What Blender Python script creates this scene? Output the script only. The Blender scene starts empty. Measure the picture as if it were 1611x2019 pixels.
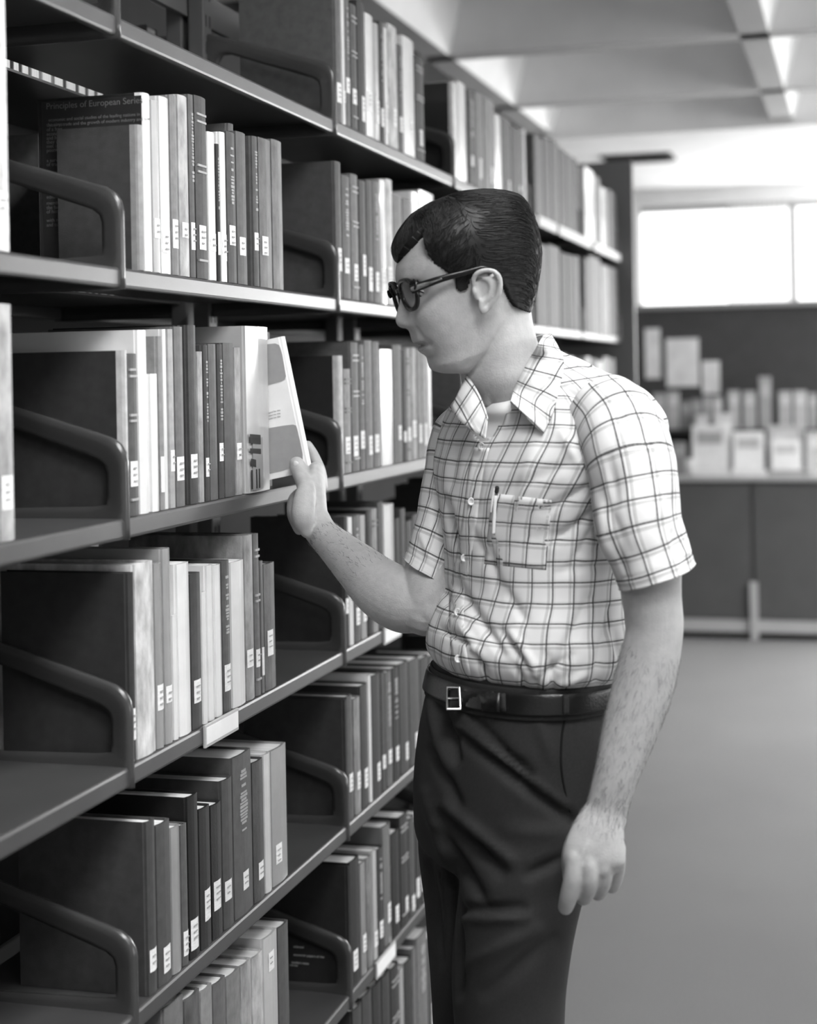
import bpy, bmesh, math, random
import numpy as np
from math import sin, cos, pi, radians, sqrt, atan2
from mathutils import Vector, Matrix, noise
from mathutils.bvhtree import BVHTree
random.seed(7); np.random.seed(7)
SC = bpy.context.scene
COL = SC.collection

# ------------------------------------------------------------------ camera
F_PX, CX, CY = 3218.0, 805.5, 746.4          # focal length and principal point in photograph pixels (1611 x 2019)
ROLL, YAW, CAMZ = radians(1.05), radians(15.54), 1.54
RT = Vector((cos(YAW), sin(YAW), 0)); FW = Vector((-sin(YAW), cos(YAW), 0)); UP = Vector((0, 0, 1))
CAM = Vector((0, 0, CAMZ))
cd = bpy.data.cameras.new('camera'); cam = bpy.data.objects.new('camera', cd); COL.objects.link(cam)
cd.sensor_fit = 'HORIZONTAL'; cd.sensor_width = 36.0; cd.lens = F_PX / 1611 * 36.0
cd.shift_x = 0.0; cd.shift_y = -(1009.5 - CY) / 1611
cu = UP * cos(ROLL) + RT * sin(ROLL); cr = RT * cos(ROLL) - UP * sin(ROLL)
m = Matrix((cr, cu, -FW)).transposed().to_4x4(); m.translation = CAM
cam.matrix_world = m
cd.dof.use_dof = True; cd.dof.focus_distance = 2.42; cd.dof.aperture_fstop = 3.9
cd.clip_start = 0.05
SC.camera = cam

# ------------------------------------------------------------------ world, lights, exposure
SC.view_settings.view_transform = 'Standard'; SC.view_settings.look = 'None'
SC.view_settings.gamma = 1.0; SC.view_settings.use_curve_mapping = False
SC.view_settings.exposure = -0.05
w = bpy.data.worlds.new('world'); SC.world = w; w.use_nodes = True
w.node_tree.nodes['Background'].inputs[0].default_value = (1, 1, 1, 1)
w.node_tree.nodes['Background'].inputs[1].default_value = 3.0
SC.cycles.max_bounces = 6; SC.cycles.diffuse_bounces = 4; SC.cycles.glossy_bounces = 3
SC.cycles.transmission_bounces = 4; SC.cycles.caustics_reflective = False; SC.cycles.caustics_refractive = False
try: SC.cycles.use_denoising = True
except Exception: pass

def area(name, loc, target, sx, sy, power, spread=pi):
    d = bpy.data.lights.new(name, 'AREA'); d.shape = 'RECTANGLE'; d.size = sx; d.size_y = sy
    d.energy = power; d.spread = spread
    o = bpy.data.objects.new(name, d); COL.objects.link(o); o.location = loc
    v = Vector(target) - Vector(loc)
    o.rotation_euler = v.to_track_quat('-Z', 'Y').to_euler()
    return o
# fluorescent panels up in the ceiling coffers, daylight from the windows, and added fill
LX = (.33, 1.66, 2.98)
for xx, yy, pw in ((LX[0], -.65, 40), (LX[0], .64, 58), (LX[0], 1.93, 38), (LX[1], -.65, 20), (LX[1], 1.93, 12)):
    area('ceiling_lamp_fill', (xx, yy, 3.24), (xx, yy, 0), .8, .7, pw)
for xx, yy, pw in ((LX[1], 7.1, 120), (LX[2], 7.1, 140), (1.7, 9.9, 75), (3.2, 9.9, 75)):  # fill lamps added to brighten the far carpet and back wall
    area('ceiling_lamp_fill', (xx, yy, 3.24 if yy < 8.5 else 2.78), (xx, yy, 0), .8, .7, pw)
area('daylight_and_fill', (5.45, 2.1, 1.7), (-1.0, 2.1, 1.35), 6.0, 1.5, 34)
area('daylight_and_fill', (5.45, 8.0, 1.8), (-1.0, 8.6, 3.4), 5.0, 1.5, 170)  # fill added before the solid wall, aimed up to brighten the ceiling
area('daylight_and_fill', (1.4, 11.05, 1.75), (1.0, 6.5, 3.4), 3.2, .9, 190)

# ------------------------------------------------------------------ pixel helpers (photograph pixel -> point in the room)
def ray(x, y):
    dx = x - CX; dy = y - CY
    X = dx * cos(ROLL) - dy * sin(ROLL); Y = dx * sin(ROLL) + dy * cos(ROLL)
    return FW + RT * (X / F_PX) + UP * (-Y / F_PX)
def Q(x, y, W): return CAM + ray(x, y) * W
def onX(x, y, X):
    d = ray(x, y); return CAM + d * (X / d.x)
def proj(p):
    v = Vector(p) - CAM; W = v.dot(FW); X = v.dot(RT) / W * F_PX; Y = -v.dot(UP) / W * F_PX
    return (CX + X * cos(ROLL) + Y * sin(ROLL), CY - X * sin(ROLL) + Y * cos(ROLL))

# ------------------------------------------------------------------ materials
def mat(name, v=0.5, rough=0.6, spec=0.4, metal=0.0, noise_amt=0.0, nscale=30, bump=0.0, bscale=200, objcol=False, coat=0.0, sx=(1, 1, 1)):
    M = bpy.data.materials.new(name); M.use_nodes = True; nt = M.node_tree; B = nt.nodes['Principled BSDF']
    B.inputs['Base Color'].default_value = (v, v, v, 1); B.inputs['Roughness'].default_value = rough
    B.inputs['Specular IOR Level'].default_value = spec; B.inputs['Metallic'].default_value = metal
    B.inputs['Coat Weight'].default_value = coat
    src = None
    tc = nt.nodes.new('ShaderNodeTexCoord'); mp = nt.nodes.new('ShaderNodeMapping'); mp.inputs['Scale'].default_value = sx
    nt.links.new(tc.outputs['Object'], mp.inputs[0])
    if objcol:
        oi = nt.nodes.new('ShaderNodeObjectInfo'); src = oi.outputs['Color']; nt.links.new(src, B.inputs['Base Color'])
    if noise_amt > 0:
        n = nt.nodes.new('ShaderNodeTexNoise'); n.inputs['Scale'].default_value = nscale; n.inputs['Detail'].default_value = 5
        nt.links.new(mp.outputs[0], n.inputs['Vector'])
        mr = nt.nodes.new('ShaderNodeMapRange'); mr.inputs[1].default_value = .3; mr.inputs[2].default_value = .7
        mr.inputs[3].default_value = 1 - noise_amt; mr.inputs[4].default_value = 1 + noise_amt
        nt.links.new(n.outputs[0], mr.inputs[0])
        mx = nt.nodes.new('ShaderNodeVectorMath'); mx.operation = 'MULTIPLY'
        if src: nt.links.new(src, mx.inputs[0])
        else: mx.inputs[0].default_value = (v, v, v)
        nt.links.new(mr.outputs[0], mx.inputs[1]); nt.links.new(mx.outputs[0], B.inputs['Base Color'])
    if bump > 0:
        n = nt.nodes.new('ShaderNodeTexNoise'); n.inputs['Scale'].default_value = bscale; n.inputs['Detail'].default_value = 3
        nt.links.new(mp.outputs[0], n.inputs['Vector'])
        b = nt.nodes.new('ShaderNodeBump'); b.inputs['Strength'].default_value = bump; b.inputs['Distance'].default_value = 0.002
        nt.links.new(n.outputs[0], b.inputs['Height']); nt.links.new(b.outputs[0], B.inputs['Normal'])
    return M
M_METAL = mat('shelf_enamel', .056, .38, .5, noise_amt=.10, nscale=12, bump=.06, bscale=500)
M_METAL2 = mat('bracket_enamel', .048, .22, .6, noise_amt=.06, nscale=15)
M_UPR = mat('upright_steel', .10, .5, .4)
M_CLOTH = mat('book_cloth', .3, .62, .35, objcol=True, noise_amt=.16, nscale=60, bump=.25, bscale=900)
M_GLOSS = mat('book_jacket', .3, .22, .5, objcol=True, noise_amt=.07, nscale=18, coat=.25)
M_TEX = mat('book_worn_cloth', .3, .55, .4, objcol=True, noise_amt=.42, nscale=45, bump=.3, bscale=500, sx=(1, 1, .5))
M_PAGE = mat('book_pages', .80, .8, .2, noise_amt=.13, nscale=8, sx=(1, 60, 1))
M_LABEL = mat('call_label', .80, .7, .2, noise_amt=.10, nscale=260, sx=(1, .3, 1.6))
M_PRINTW = mat('white_print', .55, .6, .3)
M_PRINTD = mat('dark_print', .02, .6, .3)
M_WALL = mat('painted_plaster', .74, .8, .2, noise_amt=.04, nscale=5, bump=.1, bscale=90)
M_CEIL = mat('concrete_coffer', .84, .85, .2, noise_amt=.05, nscale=4, bump=.15, bscale=60)
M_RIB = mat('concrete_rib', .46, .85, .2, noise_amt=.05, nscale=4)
M_DARK = mat('dark_metal', .03, .6, .3)
M_CAB = mat('laminate_dark', .085, .55, .35, noise_amt=.05, nscale=8)
M_BACKP = mat('display_board', .07, .8, .2, noise_amt=.08, nscale=10)
M_STRIP = mat('light_laminate', .42, .5, .4)
M_WHITEP = mat('white_paper', .85, .7, .3, noise_amt=.05, nscale=20)
M_BOX = mat('card_box', .5, .7, .3, objcol=True, noise_amt=.08, nscale=30)
M_FRAME = mat('window_frame_paint', .35, .5, .4)

def carpet():
    M = mat('carpet_pile', .2, .95, .08); nt = M.node_tree; B = nt.nodes['Principled BSDF']
    tc = nt.nodes.new('ShaderNodeTexCoord'); n = nt.nodes.new('ShaderNodeTexNoise'); n.inputs['Scale'].default_value = 260; n.inputs['Detail'].default_value = 6
    nt.links.new(tc.outputs['Object'], n.inputs['Vector'])
    n2 = nt.nodes.new('ShaderNodeTexNoise'); n2.inputs['Scale'].default_value = 1.3; nt.links.new(tc.outputs['Object'], n2.inputs['Vector'])
    ad = nt.nodes.new('ShaderNodeMath'); ad.operation = 'MULTIPLY_ADD'; ad.inputs[1].default_value = .25
    nt.links.new(n2.outputs[0], ad.inputs[0]); nt.links.new(n.outputs[0], ad.inputs[2])
    r = nt.nodes.new('ShaderNodeMapRange'); r.inputs[1].default_value = .35; r.inputs[2].default_value = .95; r.inputs[3].default_value = .15; r.inputs[4].default_value = .25
    nt.links.new(ad.outputs[0], r.inputs[0]); cb = nt.nodes.new('ShaderNodeCombineColor')
    for k in range(3): nt.links.new(r.outputs[0], cb.inputs[k])
    nt.links.new(cb.outputs[0], B.inputs['Base Color'])
    b = nt.nodes.new('ShaderNodeBump'); b.inputs['Strength'].default_value = .5; b.inputs['Distance'].default_value = .004
    nt.links.new(n.outputs[0], b.inputs['Height']); nt.links.new(b.outputs[0], B.inputs['Normal'])
    return M
M_CARPET = carpet()

# ------------------------------------------------------------------ object helpers
def link(name, me, m=None, parent=None, loc=None):
    o = bpy.data.objects.new(name, me); COL.objects.link(o)
    if m is not None and not me.materials: me.materials.append(m)
    if loc is not None: o.location = loc
    if parent is not None: o.parent = parent
    return o
def mesh(name, V, F, smooth=False):
    me = bpy.data.meshes.new(name); me.from_pydata([tuple(v) for v in V], [], [tuple(f) for f in F]); me.update()
    if smooth: me.polygons.foreach_set('use_smooth', [True] * len(me.polygons))
    return me
def empty(name, loc=(0, 0, 0), label=None, cat=None, group=None, rot=(0, 0, 0)):
    o = bpy.data.objects.new(name, None); COL.objects.link(o); o.location = loc; o.rotation_euler = rot; o.empty_display_size = .05
    return tag(o, label, cat, group)
def tag(o, label=None, cat=None, group=None, kind=None):
    if label: o['label'] = label
    if cat: o['category'] = cat
    if group: o['group'] = group
    if kind: o['kind'] = kind
    return o
def box_me(name, x0, x1, y0, y1, z0, z1, bev=0.0, seg=2):
    bm = bmesh.new(); bmesh.ops.create_cube(bm, size=1)
    for v in bm.verts: v.co = Vector(((x0 + x1) / 2 + v.co.x * (x1 - x0), (y0 + y1) / 2 + v.co.y * (y1 - y0), (z0 + z1) / 2 + v.co.z * (z1 - z0)))
    if bev > 0: bmesh.ops.bevel(bm, geom=bm.edges[:], offset=bev, segments=seg, affect='EDGES', profile=.5)
    me = bpy.data.meshes.new(name); bm.to_mesh(me); bm.free(); return me
def box(name, x0, x1, y0, y1, z0, z1, m, parent=None, bev=0.0, kind=None):
    o = link(name, box_me(name, x0, x1, y0, y1, z0, z1, bev), m, parent)
    if kind: o['kind'] = kind
    return o
def joinme(name, parts, smooth=False):
    V, F = [], []
    for v, f in parts:
        b = len(V); V += [tuple(x) for x in v]; F += [tuple(i + b for i in q) for q in f]
    return mesh(name, V, F, smooth)
def boxvf(x0, x1, y0, y1, z0, z1):
    V = [(x, y, z) for x in (x0, x1) for y in (y0, y1) for z in (z0, z1)]
    F = [(0, 1, 3, 2), (4, 6, 7, 5), (0, 4, 5, 1), (2, 3, 7, 6), (0, 2, 6, 4), (1, 5, 7, 3)]
    return V, F
def text(name, body, size, m, matrix, parent=None, ext=.0002, align='LEFT'):
    c = bpy.data.curves.new(name, 'FONT'); c.body = body; c.size = size; c.extrude = ext; c.align_x = align
    o = bpy.data.objects.new(name, c); COL.objects.link(o); c.materials.append(m)
    dg = bpy.context.evaluated_depsgraph_get(); me = bpy.data.meshes.new_from_object(o.evaluated_get(dg))
    bpy.data.objects.remove(o); o = link(name, me, m, parent); o.matrix_local = matrix
    return o

# ------------------------------------------------------------------ room shell
FLOOR = 0.0
XL, XR, YB, YF = -2.3, 5.6, -3.2, 11.2
CZ = 2.84                                  # underside of the ceiling ribs
box('floor', XL, XR, YB, YF, -.1, 0, M_CARPET, kind='structure')
box('wall_left', XL - .12, XL, YB, YF, 0, 3.4, mat('dark_aisle_shade', .035, .7, .2, noise_amt=.15, nscale=4), kind='structure')  # shade of the unlit aisle put into this near wall's dark colour
box('wall_front', XL, XR, YB - .12, YB, 0, 3.4, M_WALL, kind='structure')      # the wall behind the photographer
# right wall with a long window
WZ0, WZ1 = .9, 2.5
link('wall_right', joinme('wall_right', [boxvf(XR, XR + .12, YB, YF, 0, WZ0), boxvf(XR, XR + .12, YB, YF, WZ1, 3.4),
     boxvf(XR, XR + .12, YB, -1, WZ0, WZ1), boxvf(XR, XR + .12, 5.2, YF, WZ0, WZ1)]), M_WALL)['kind'] = 'structure'
# back wall with the bright window seen past the display case
Wb = YF
wx0 = (CAM + ray(1262, 500) * ((Wb) / ray(1262, 500).y)).x
wx1 = (CAM + ray(1556, 500) * ((Wb) / ray(1556, 500).y)).x
wx2 = wx1 + 1.2
pz = lambda x, y: (CAM + ray(x, y) * (Wb / ray(x, y).y)).z
bz0, bz1 = pz(1400, 640), pz(1350, 404)
link('wall_back', joinme('wall_back', [boxvf(XL, XR, Wb, Wb + .15, 0, bz0), boxvf(XL, XR, Wb, Wb + .15, bz1, 3.4),
     boxvf(XL, wx0, Wb, Wb + .15, bz0, bz1), boxvf(wx2, XR, Wb, Wb + .15, bz0, bz1)]), M_WALL)['kind'] = 'structure'
wn = tag(link('window_1', joinme('window_1', [boxvf(wx0, wx2, Wb + .04, Wb + .10, bz0 - .0, bz0 + .05), boxvf(wx0, wx2, Wb + .04, Wb + .10, bz1 - .04, bz1)]), M_FRAME), kind='structure')
wm = (CAM + ray(1434, 500) * ((Wb) / ray(1434, 500).y)).x
box('mullion', wx1 + .0, wx1 + .05, Wb + .02, Wb + .11, bz0, bz1, M_FRAME, wn)
M_CURT = mat('net_curtain', .9, .8, .1)
def curtain_mat():
    nt = M_CURT.node_tree; B = nt.nodes['Principled BSDF']; B.inputs['Alpha'].default_value = .45
curtain_mat()
cv, cf = [], []
for i in range(60):
    x = wm + (wx1 - wm) * i / 59
    for z in (bz0, bz1): cv.append((x, Wb + .02 + .012 * sin(i * 1.3), z))
for i in range(59): cf.append((2 * i, 2 * i + 2, 2 * i + 3, 2 * i + 1))
link('curtain', mesh('curtain', cv, cf, True), M_CURT, wn)
wr = tag(link('window_2', joinme('window_2', [boxvf(XR + .03, XR + .08, -1, 5.2, WZ0, WZ0 + .05), boxvf(XR + .03, XR + .08, -1, 5.2, WZ1 - .05, WZ1)]
    + [boxvf(XR + .03, XR + .08, y, y + .05, WZ0, WZ1) for y in (-1, .5, 2.1, 3.6, 5.15)]), M_FRAME), kind='structure')

# waffle ceiling: square coffers between ribs, each coffer a tapering pit
ceil = tag(box('ceiling', XL, XR, YB, YF, 3.28, 3.38, M_CEIL), kind='structure')
def onZ(x, y, z):
    d = ray(x, y); return CAM + d * ((z - CAMZ) / d.z)
rxl, rxr = onZ(1000, 215, CZ).x, onZ(1526, 188, CZ).x
PX, PY = rxr - rxl, 1.29
rx = [rxl + PX * k for k in range(-1, 6)]
ry = [7.74 - PY * k for k in range(0, 9)]
SOFY = 8.62
def rib(name, x0, x1, y0, y1, prof_axis):
    # rib narrower at the bottom than at the top so the coffer sides slope
    b, t = .055, .20
    if prof_axis == 'x':
        c = (x0 + x1) / 2
        y1 = SOFY; V = [(c - b, y0, CZ), (c + b, y0, CZ), (c + t, y0, 3.28), (c - t, y0, 3.28), (c - b, y1, CZ), (c + b, y1, CZ), (c + t, y1, 3.28), (c - t, y1, 3.28)]
    else:
        c = (y0 + y1) / 2
        V = [(x0, c - b, CZ), (x0, c + b, CZ), (x0, c + t, 3.28), (x0, c - t, 3.28), (x1, c - b, CZ), (x1, c + b, CZ), (x1, c + t, 3.28), (x1, c - t, 3.28)]
    F = [(0, 1, 2, 3), (4, 7, 6, 5), (0, 4, 5, 1), (1, 5, 6, 2), (2, 6, 7, 3), (3, 7, 4, 0)]
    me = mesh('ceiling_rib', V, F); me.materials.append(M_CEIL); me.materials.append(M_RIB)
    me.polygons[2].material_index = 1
    return link('ceiling_rib', me, None, ceil)
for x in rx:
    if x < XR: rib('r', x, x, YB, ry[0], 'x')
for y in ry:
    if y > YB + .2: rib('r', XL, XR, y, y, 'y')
# flat soffit beyond the coffers, with a dark air grille
sof = tag(box('trim_1', XL, XR, SOFY, YF, CZ - .035, 3.28, M_CEIL), kind='structure')
fy = SOFY
g = empty('air_grille', (0, 0, 0), 'long dark air grille let into the flat ceiling beyond the coffers', 'vent')
sz = CZ - .035
ga, gb = onZ(1186, 309, sz), onZ(1320, 297, sz)
y0g = (ga.y + gb.y) / 2
box('frame', ga.x, gb.x, y0g - .01, y0g + .30, sz - .012, sz + .001, M_DARK, g)
for k in range(9):
    box('slat', ga.x + .02, gb.x - .02, y0g + .015 + k * .031, y0g + .023 + k * .031, sz - .022, sz - .012, M_DARK, g)

# ------------------------------------------------------------------ the shelving range
XF = -.918                                    # front lip plane of the shelves
LIP = .026
HZ = dict(A=.449, B=.124, C=-.200, D=-.520, E=-.838, F=-1.145, G=-1.462)
SZ = {k: CAMZ + v for k, v in HZ.items()}     # underside of each shelf lip
BAY = [1.03 + .9 * k for k in range(7)]       # bay boundaries along the range: 1.03 .. 6.43
rng_o = empty('library_shelving', (-1.2, BAY[0], 0), 'long grey steel double-sided library shelving full of books', 'shelving')
def child_box(name, x0, x1, y0, y1, z0, z1, m, parent=None, bev=0.0):
    return box(name, x0, x1, y0, y1, z0, z1, m, parent, bev)
rng_o.location = (0, 0, 0)
def bracket_me():
    # open end bracket in local coords: x back from the front edge, z up from the lip underside; rolled rim
    H0, H1, D = .134, .205, .265
    def arc(cx, cz, r, a0, a1, n=7): return [(cx + r * cos(a0 + (a1 - a0) * i / n), cz + r * sin(a0 + (a1 - a0) * i / n)) for i in range(n + 1)]
    sl = atan2(H1 - H0, D)
    r = .036
    rim = .030
    out = [(0, -.003)] + arc(-r, H0 - r, r, 0, pi / 2 - sl) + [(-D, H1)] + [(-D, -.003)]
    ri = .020
    zi0 = LIP + .012
    # inner opening: rounded corners, leaves front rim, top rim, back plate and a low bottom rail
    inn = [(-rim, zi0 + .004)] + arc(-rim - ri, H0 - rim - ri + .0, ri, 0, pi / 2 - sl) + [(-D + .05, H1 - rim - (.05) * (H1 - H0) / D), (-D + .035, H1 - rim - .035), (-D + .035, zi0)]
    bm = bmesh.new()
    N = 64
    def resample(P, n):
        P = [Vector((p[0], 0, p[1])) for p in P]; P.append(P[0]); L = [0]
        for a, b in zip(P, P[1:]): L.append(L[-1] + (b - a).length)
        o = []
        for k in range(n):
            s = L[-1] * k / n; j = max(i for i in range(len(L)) if L[i] <= s + 1e-9); j = min(j, len(P) - 2)
            t = (s - L[j]) / max(1e-9, L[j + 1] - L[j]); o.append(P[j].lerp(P[j + 1], t))
        return o
    # match by angle round the opening's middle
    c = Vector((-.13, 0, .085))
    def byang(P):
        R = resample(P, 600); o = []
        A = [(atan2(q.z - c.z, q.x - c.x) % (2 * pi), q) for q in R]; A.sort(key=lambda t: t[0])
        import bisect
        K = [a for a, _ in A]
        for k in range(N): 
            i = bisect.bisect_left(K, 2 * pi * k / N) % len(A); o.append(A[i][1])
        return o
    O, I = byang(out), byang(inn)
    T = .0065
    # cross-section of rim: outer edge rolled (thick), inner flange thin
    prof = [(0.0, .45), (.10, 1.0), (.35, 1.0), (.62, .72), (.80, .45), (1.0, .30)]
    rings = []
    for side in (1, -1):
        for (t, h) in (prof if side == 1 else prof[::-1]):
            rings.append([bm.verts.new((O[k].lerp(I[k], t).x, side * T * h, O[k].lerp(I[k], t).z)) for k in range(N)])
    for a in range(len(rings)):
        A, B = rings[a], rings[(a + 1) % len(rings)]
        for k in range(N):
            bm.faces.new((A[k], A[(k + 1) % N], B[(k + 1) % N], B[k]))
    bmesh.ops.recalc_face_normals(bm, faces=bm.faces)
    me = bpy.data.meshes.new('end_bracket'); bm.to_mesh(me); bm.free()
    me.polygons.foreach_set('use_smooth', [True] * len(me.polygons)); me.materials.append(M_METAL2); return me
BR = bracket_me()
def shelf_me(y0, y1, front):
    # deck with a rolled front lip; front=+1 faces the aisle
    s = front; xf = XF if s > 0 else -1.482
    bm = bmesh.new()
    P = [(0, .004), (0, LIP - .004), (-.0015, LIP - .001), (-.004, LIP), (-.262, LIP), (-.262, LIP - .004), (-.012, LIP - .004), (-.012, .003), (-.010, 0), (-.003, 0), (-.001, .001)]
    r = [[bm.verts.new((xf + s * x, y, z)) for x, z in P] for y in (y0, y1)]
    n = len(P)
    for k in range(n): bm.faces.new((r[0][k], r[0][(k + 1) % n], r[1][(k + 1) % n], r[1][k]))
    bm.faces.new(r[0]); bm.faces.new(r[1][::-1]); bmesh.ops.recalc_face_normals(bm, faces=bm.faces)
    me = bpy.data.meshes.new('shelf'); bm.to_mesh(me); bm.free(); me.materials.append(M_METAL); return me
SHF = {}
for k in range(6):
    for s in (1, -1):
        me = shelf_me(BAY[k] + .003, BAY[k + 1] - .003, s)
        for L in 'ABCDEFG':
            o = link('shelf', me, None, rng_o, (0, 0, SZ[L])); SHF[(L, k, s)] = o
for k in range(0, 7):
    for L in 'ABCDEFG':
        p = SHF[(L, min(k, 5), 1)]
        b = link('end_bracket', BR, None, p, (XF + .004, BAY[k], 0))
        if k > 0 and k < 6:
            p2 = SHF[(L, k, -1)]
            b2 = link('end_bracket', BR, None, p2, (-1.486, BAY[k], 0)); b2.rotation_euler = (0, 0, pi)
# uprights in the middle of the range with slot holes, base kick plate and the end panel
for k in range(7):
    for dx in (-.022, .022):
        u = child_box('upright', -1.2 + dx - .016, -1.2 + dx + .016, BAY[k] - .02, BAY[k] + .02, 0, 2.30, M_UPR, rng_o, .003)
    if 1 <= k <= 3:
        V = [boxvf(-1.1630, -1.1615, BAY[k] + sy - .003, BAY[k] + sy + .003, z, z + .022) for z in np.arange(.2, 2.28, .05) for sy in (-.009, .009)]
        s_ = link('slot_row', joinme('slot_row', V), M_DARK, u); s_['kind'] = 'stuff'
box('kick_plate', XF - .02, XF - .015, BAY[0], BAY[6], 0, SZ['G'] + .002, M_METAL, rng_o)
box('kick_plate', -1.467, -1.462, BAY[0], BAY[6], 0, SZ['G'] + .002, M_METAL, rng_o)
box('back_brace', -1.205, -1.195, BAY[0], BAY[6], .10, .16, M_UPR, rng_o)
box('back_brace', -1.205, -1.195, BAY[0], BAY[6], 2.22, 2.28, M_UPR, rng_o)
box('end_panel', -1.55, -.862, 6.455, 6.485, 0, 2.385, mat('end_panel_laminate', .17, .5, .4, noise_amt=.08, nscale=6), rng_o, .003)
# paper label holders clipped on the lips
def holder(L, x0, x1, bay, paper=True):
    p = SHF[(L, bay, 1)]; z = .0125
    yy0 = onX(x0, proj((XF, 3, SZ[L]))[1], XF).y
    h = lambda x: min((onX(x, y_, XF) for y_ in (proj((XF, YY, SZ[L]))[1] for YY in np.linspace(1.5, 6.5, 120))), key=lambda q: abs(q.z - SZ[L] - .012)).y
    ya, yb = h(x0), h(x1)
    a = box('label_holder', XF, XF + .004, ya, yb, -.004, .029, M_STRIP, p, .001); a.location = (0, 0, 0)
    b = box('paper_strip', XF + .0035, XF + .0048, ya + .004, yb - .004, .001, .025, M_WHITEP, p)
holder('D', 400, 466, 1); holder('D', 755, 788, 2); holder('F', 739, 777, 2)
for (x0, x1) in ((1060, 1096), (1100, 1163), (1170, 1226)):
    holder('A', x0, x1, 4 if x0 < 1163 and x0 > 1050 and x1 < 1164 else 5)

# ------------------------------------------------------------------ books
M_SPW = mat('spine_print_light', .34, .6, .3); M_SPD = mat('spine_print_dark', .12, .6, .3); M_CALLN = mat('typed_print', .36, .7, .2)
TONE = [(35, 'black'), (62, 'near-black'), (92, 'dark grey'), (125, 'slate grey'), (160, 'mid grey'), (195, 'light grey'), (226, 'pale grey'), (256, 'white')]
def lin(v): v = v / 255; return v / 12.92 if v <= .04045 else ((v + .055) / 1.055) ** 2.4
def book_meshes(th, h, d):
    """cover (boards + rounded spine) and page block; spine face at x=0, boards run to x=-d; y 0..th; z 0..h"""
    c = .0024 if th > .012 else .0012; hx = .0035
    ro = min(.005, th * .28)
    out = [(-d, 0), (-.007, 0), (-.005, .0009), (-ro * .35, .0012), (0, th * .28), (ro * .18, th * .5), (0, th * .72), (-ro * .35, th - .0012), (-.005, th - .0009), (-.007, th), (-d, th)]
    inn = [(-d, th - c), (-.007, th - c), (-.0035, th * .68), (-.0028, th * .5), (-.0035, th * .32), (-.007, c), (-d, c)]
    P = out + inn; n = len(P)
    V = [(x, y, z) for z in (0, h) for x, y in P]
    F = [(k, (k + 1) % n, n + (k + 1) % n, n + k) for k in range(n)]
    F.append(tuple(range(n))[::-1]); F.append(tuple(range(n, 2 * n)))
    cov = mesh('cover', V, F)
    pv, pf = boxvf(-d + hx, -.0034, c, th - c, .003, h - .0035)
    pag = mesh('pages', pv, pf)
    return cov, pag
ORD = ['first', 'second', 'third', 'fourth', 'fifth', 'sixth', 'seventh', 'eighth', 'ninth', 'tenth', 'eleventh', 'twelfth', 'thirteenth', 'fourteenth', 'fifteenth', 'sixteenth', 'seventeenth', 'eighteenth', 'nineteenth', 'twentieth', 'twenty-first', 'twenty-second', 'twenty-third', 'twenty-fourth', 'twenty-fifth', 'twenty-sixth', 'twenty-seventh', 'twenty-eighth', 'twenty-ninth', 'thirtieth']
ORD += ['thirty-' + w for w in ORD[:9]] + ['fortieth'] + ['forty-' + w for w in ORD[:9]] + ['fiftieth']
SHN = dict(A='top shelf', B='second shelf', C='third shelf', D='fourth shelf', E='fifth shelf', F='sixth shelf', G='lowest shelf')
BAYN = {0: 'bay at left frame edge', 1: 'nearest full bay', 2: 'middle bay', 3: 'bay behind his head', 4: 'second farthest bay', 5: 'farthest bay'}
COUNT = {}
NB = 0
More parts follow.
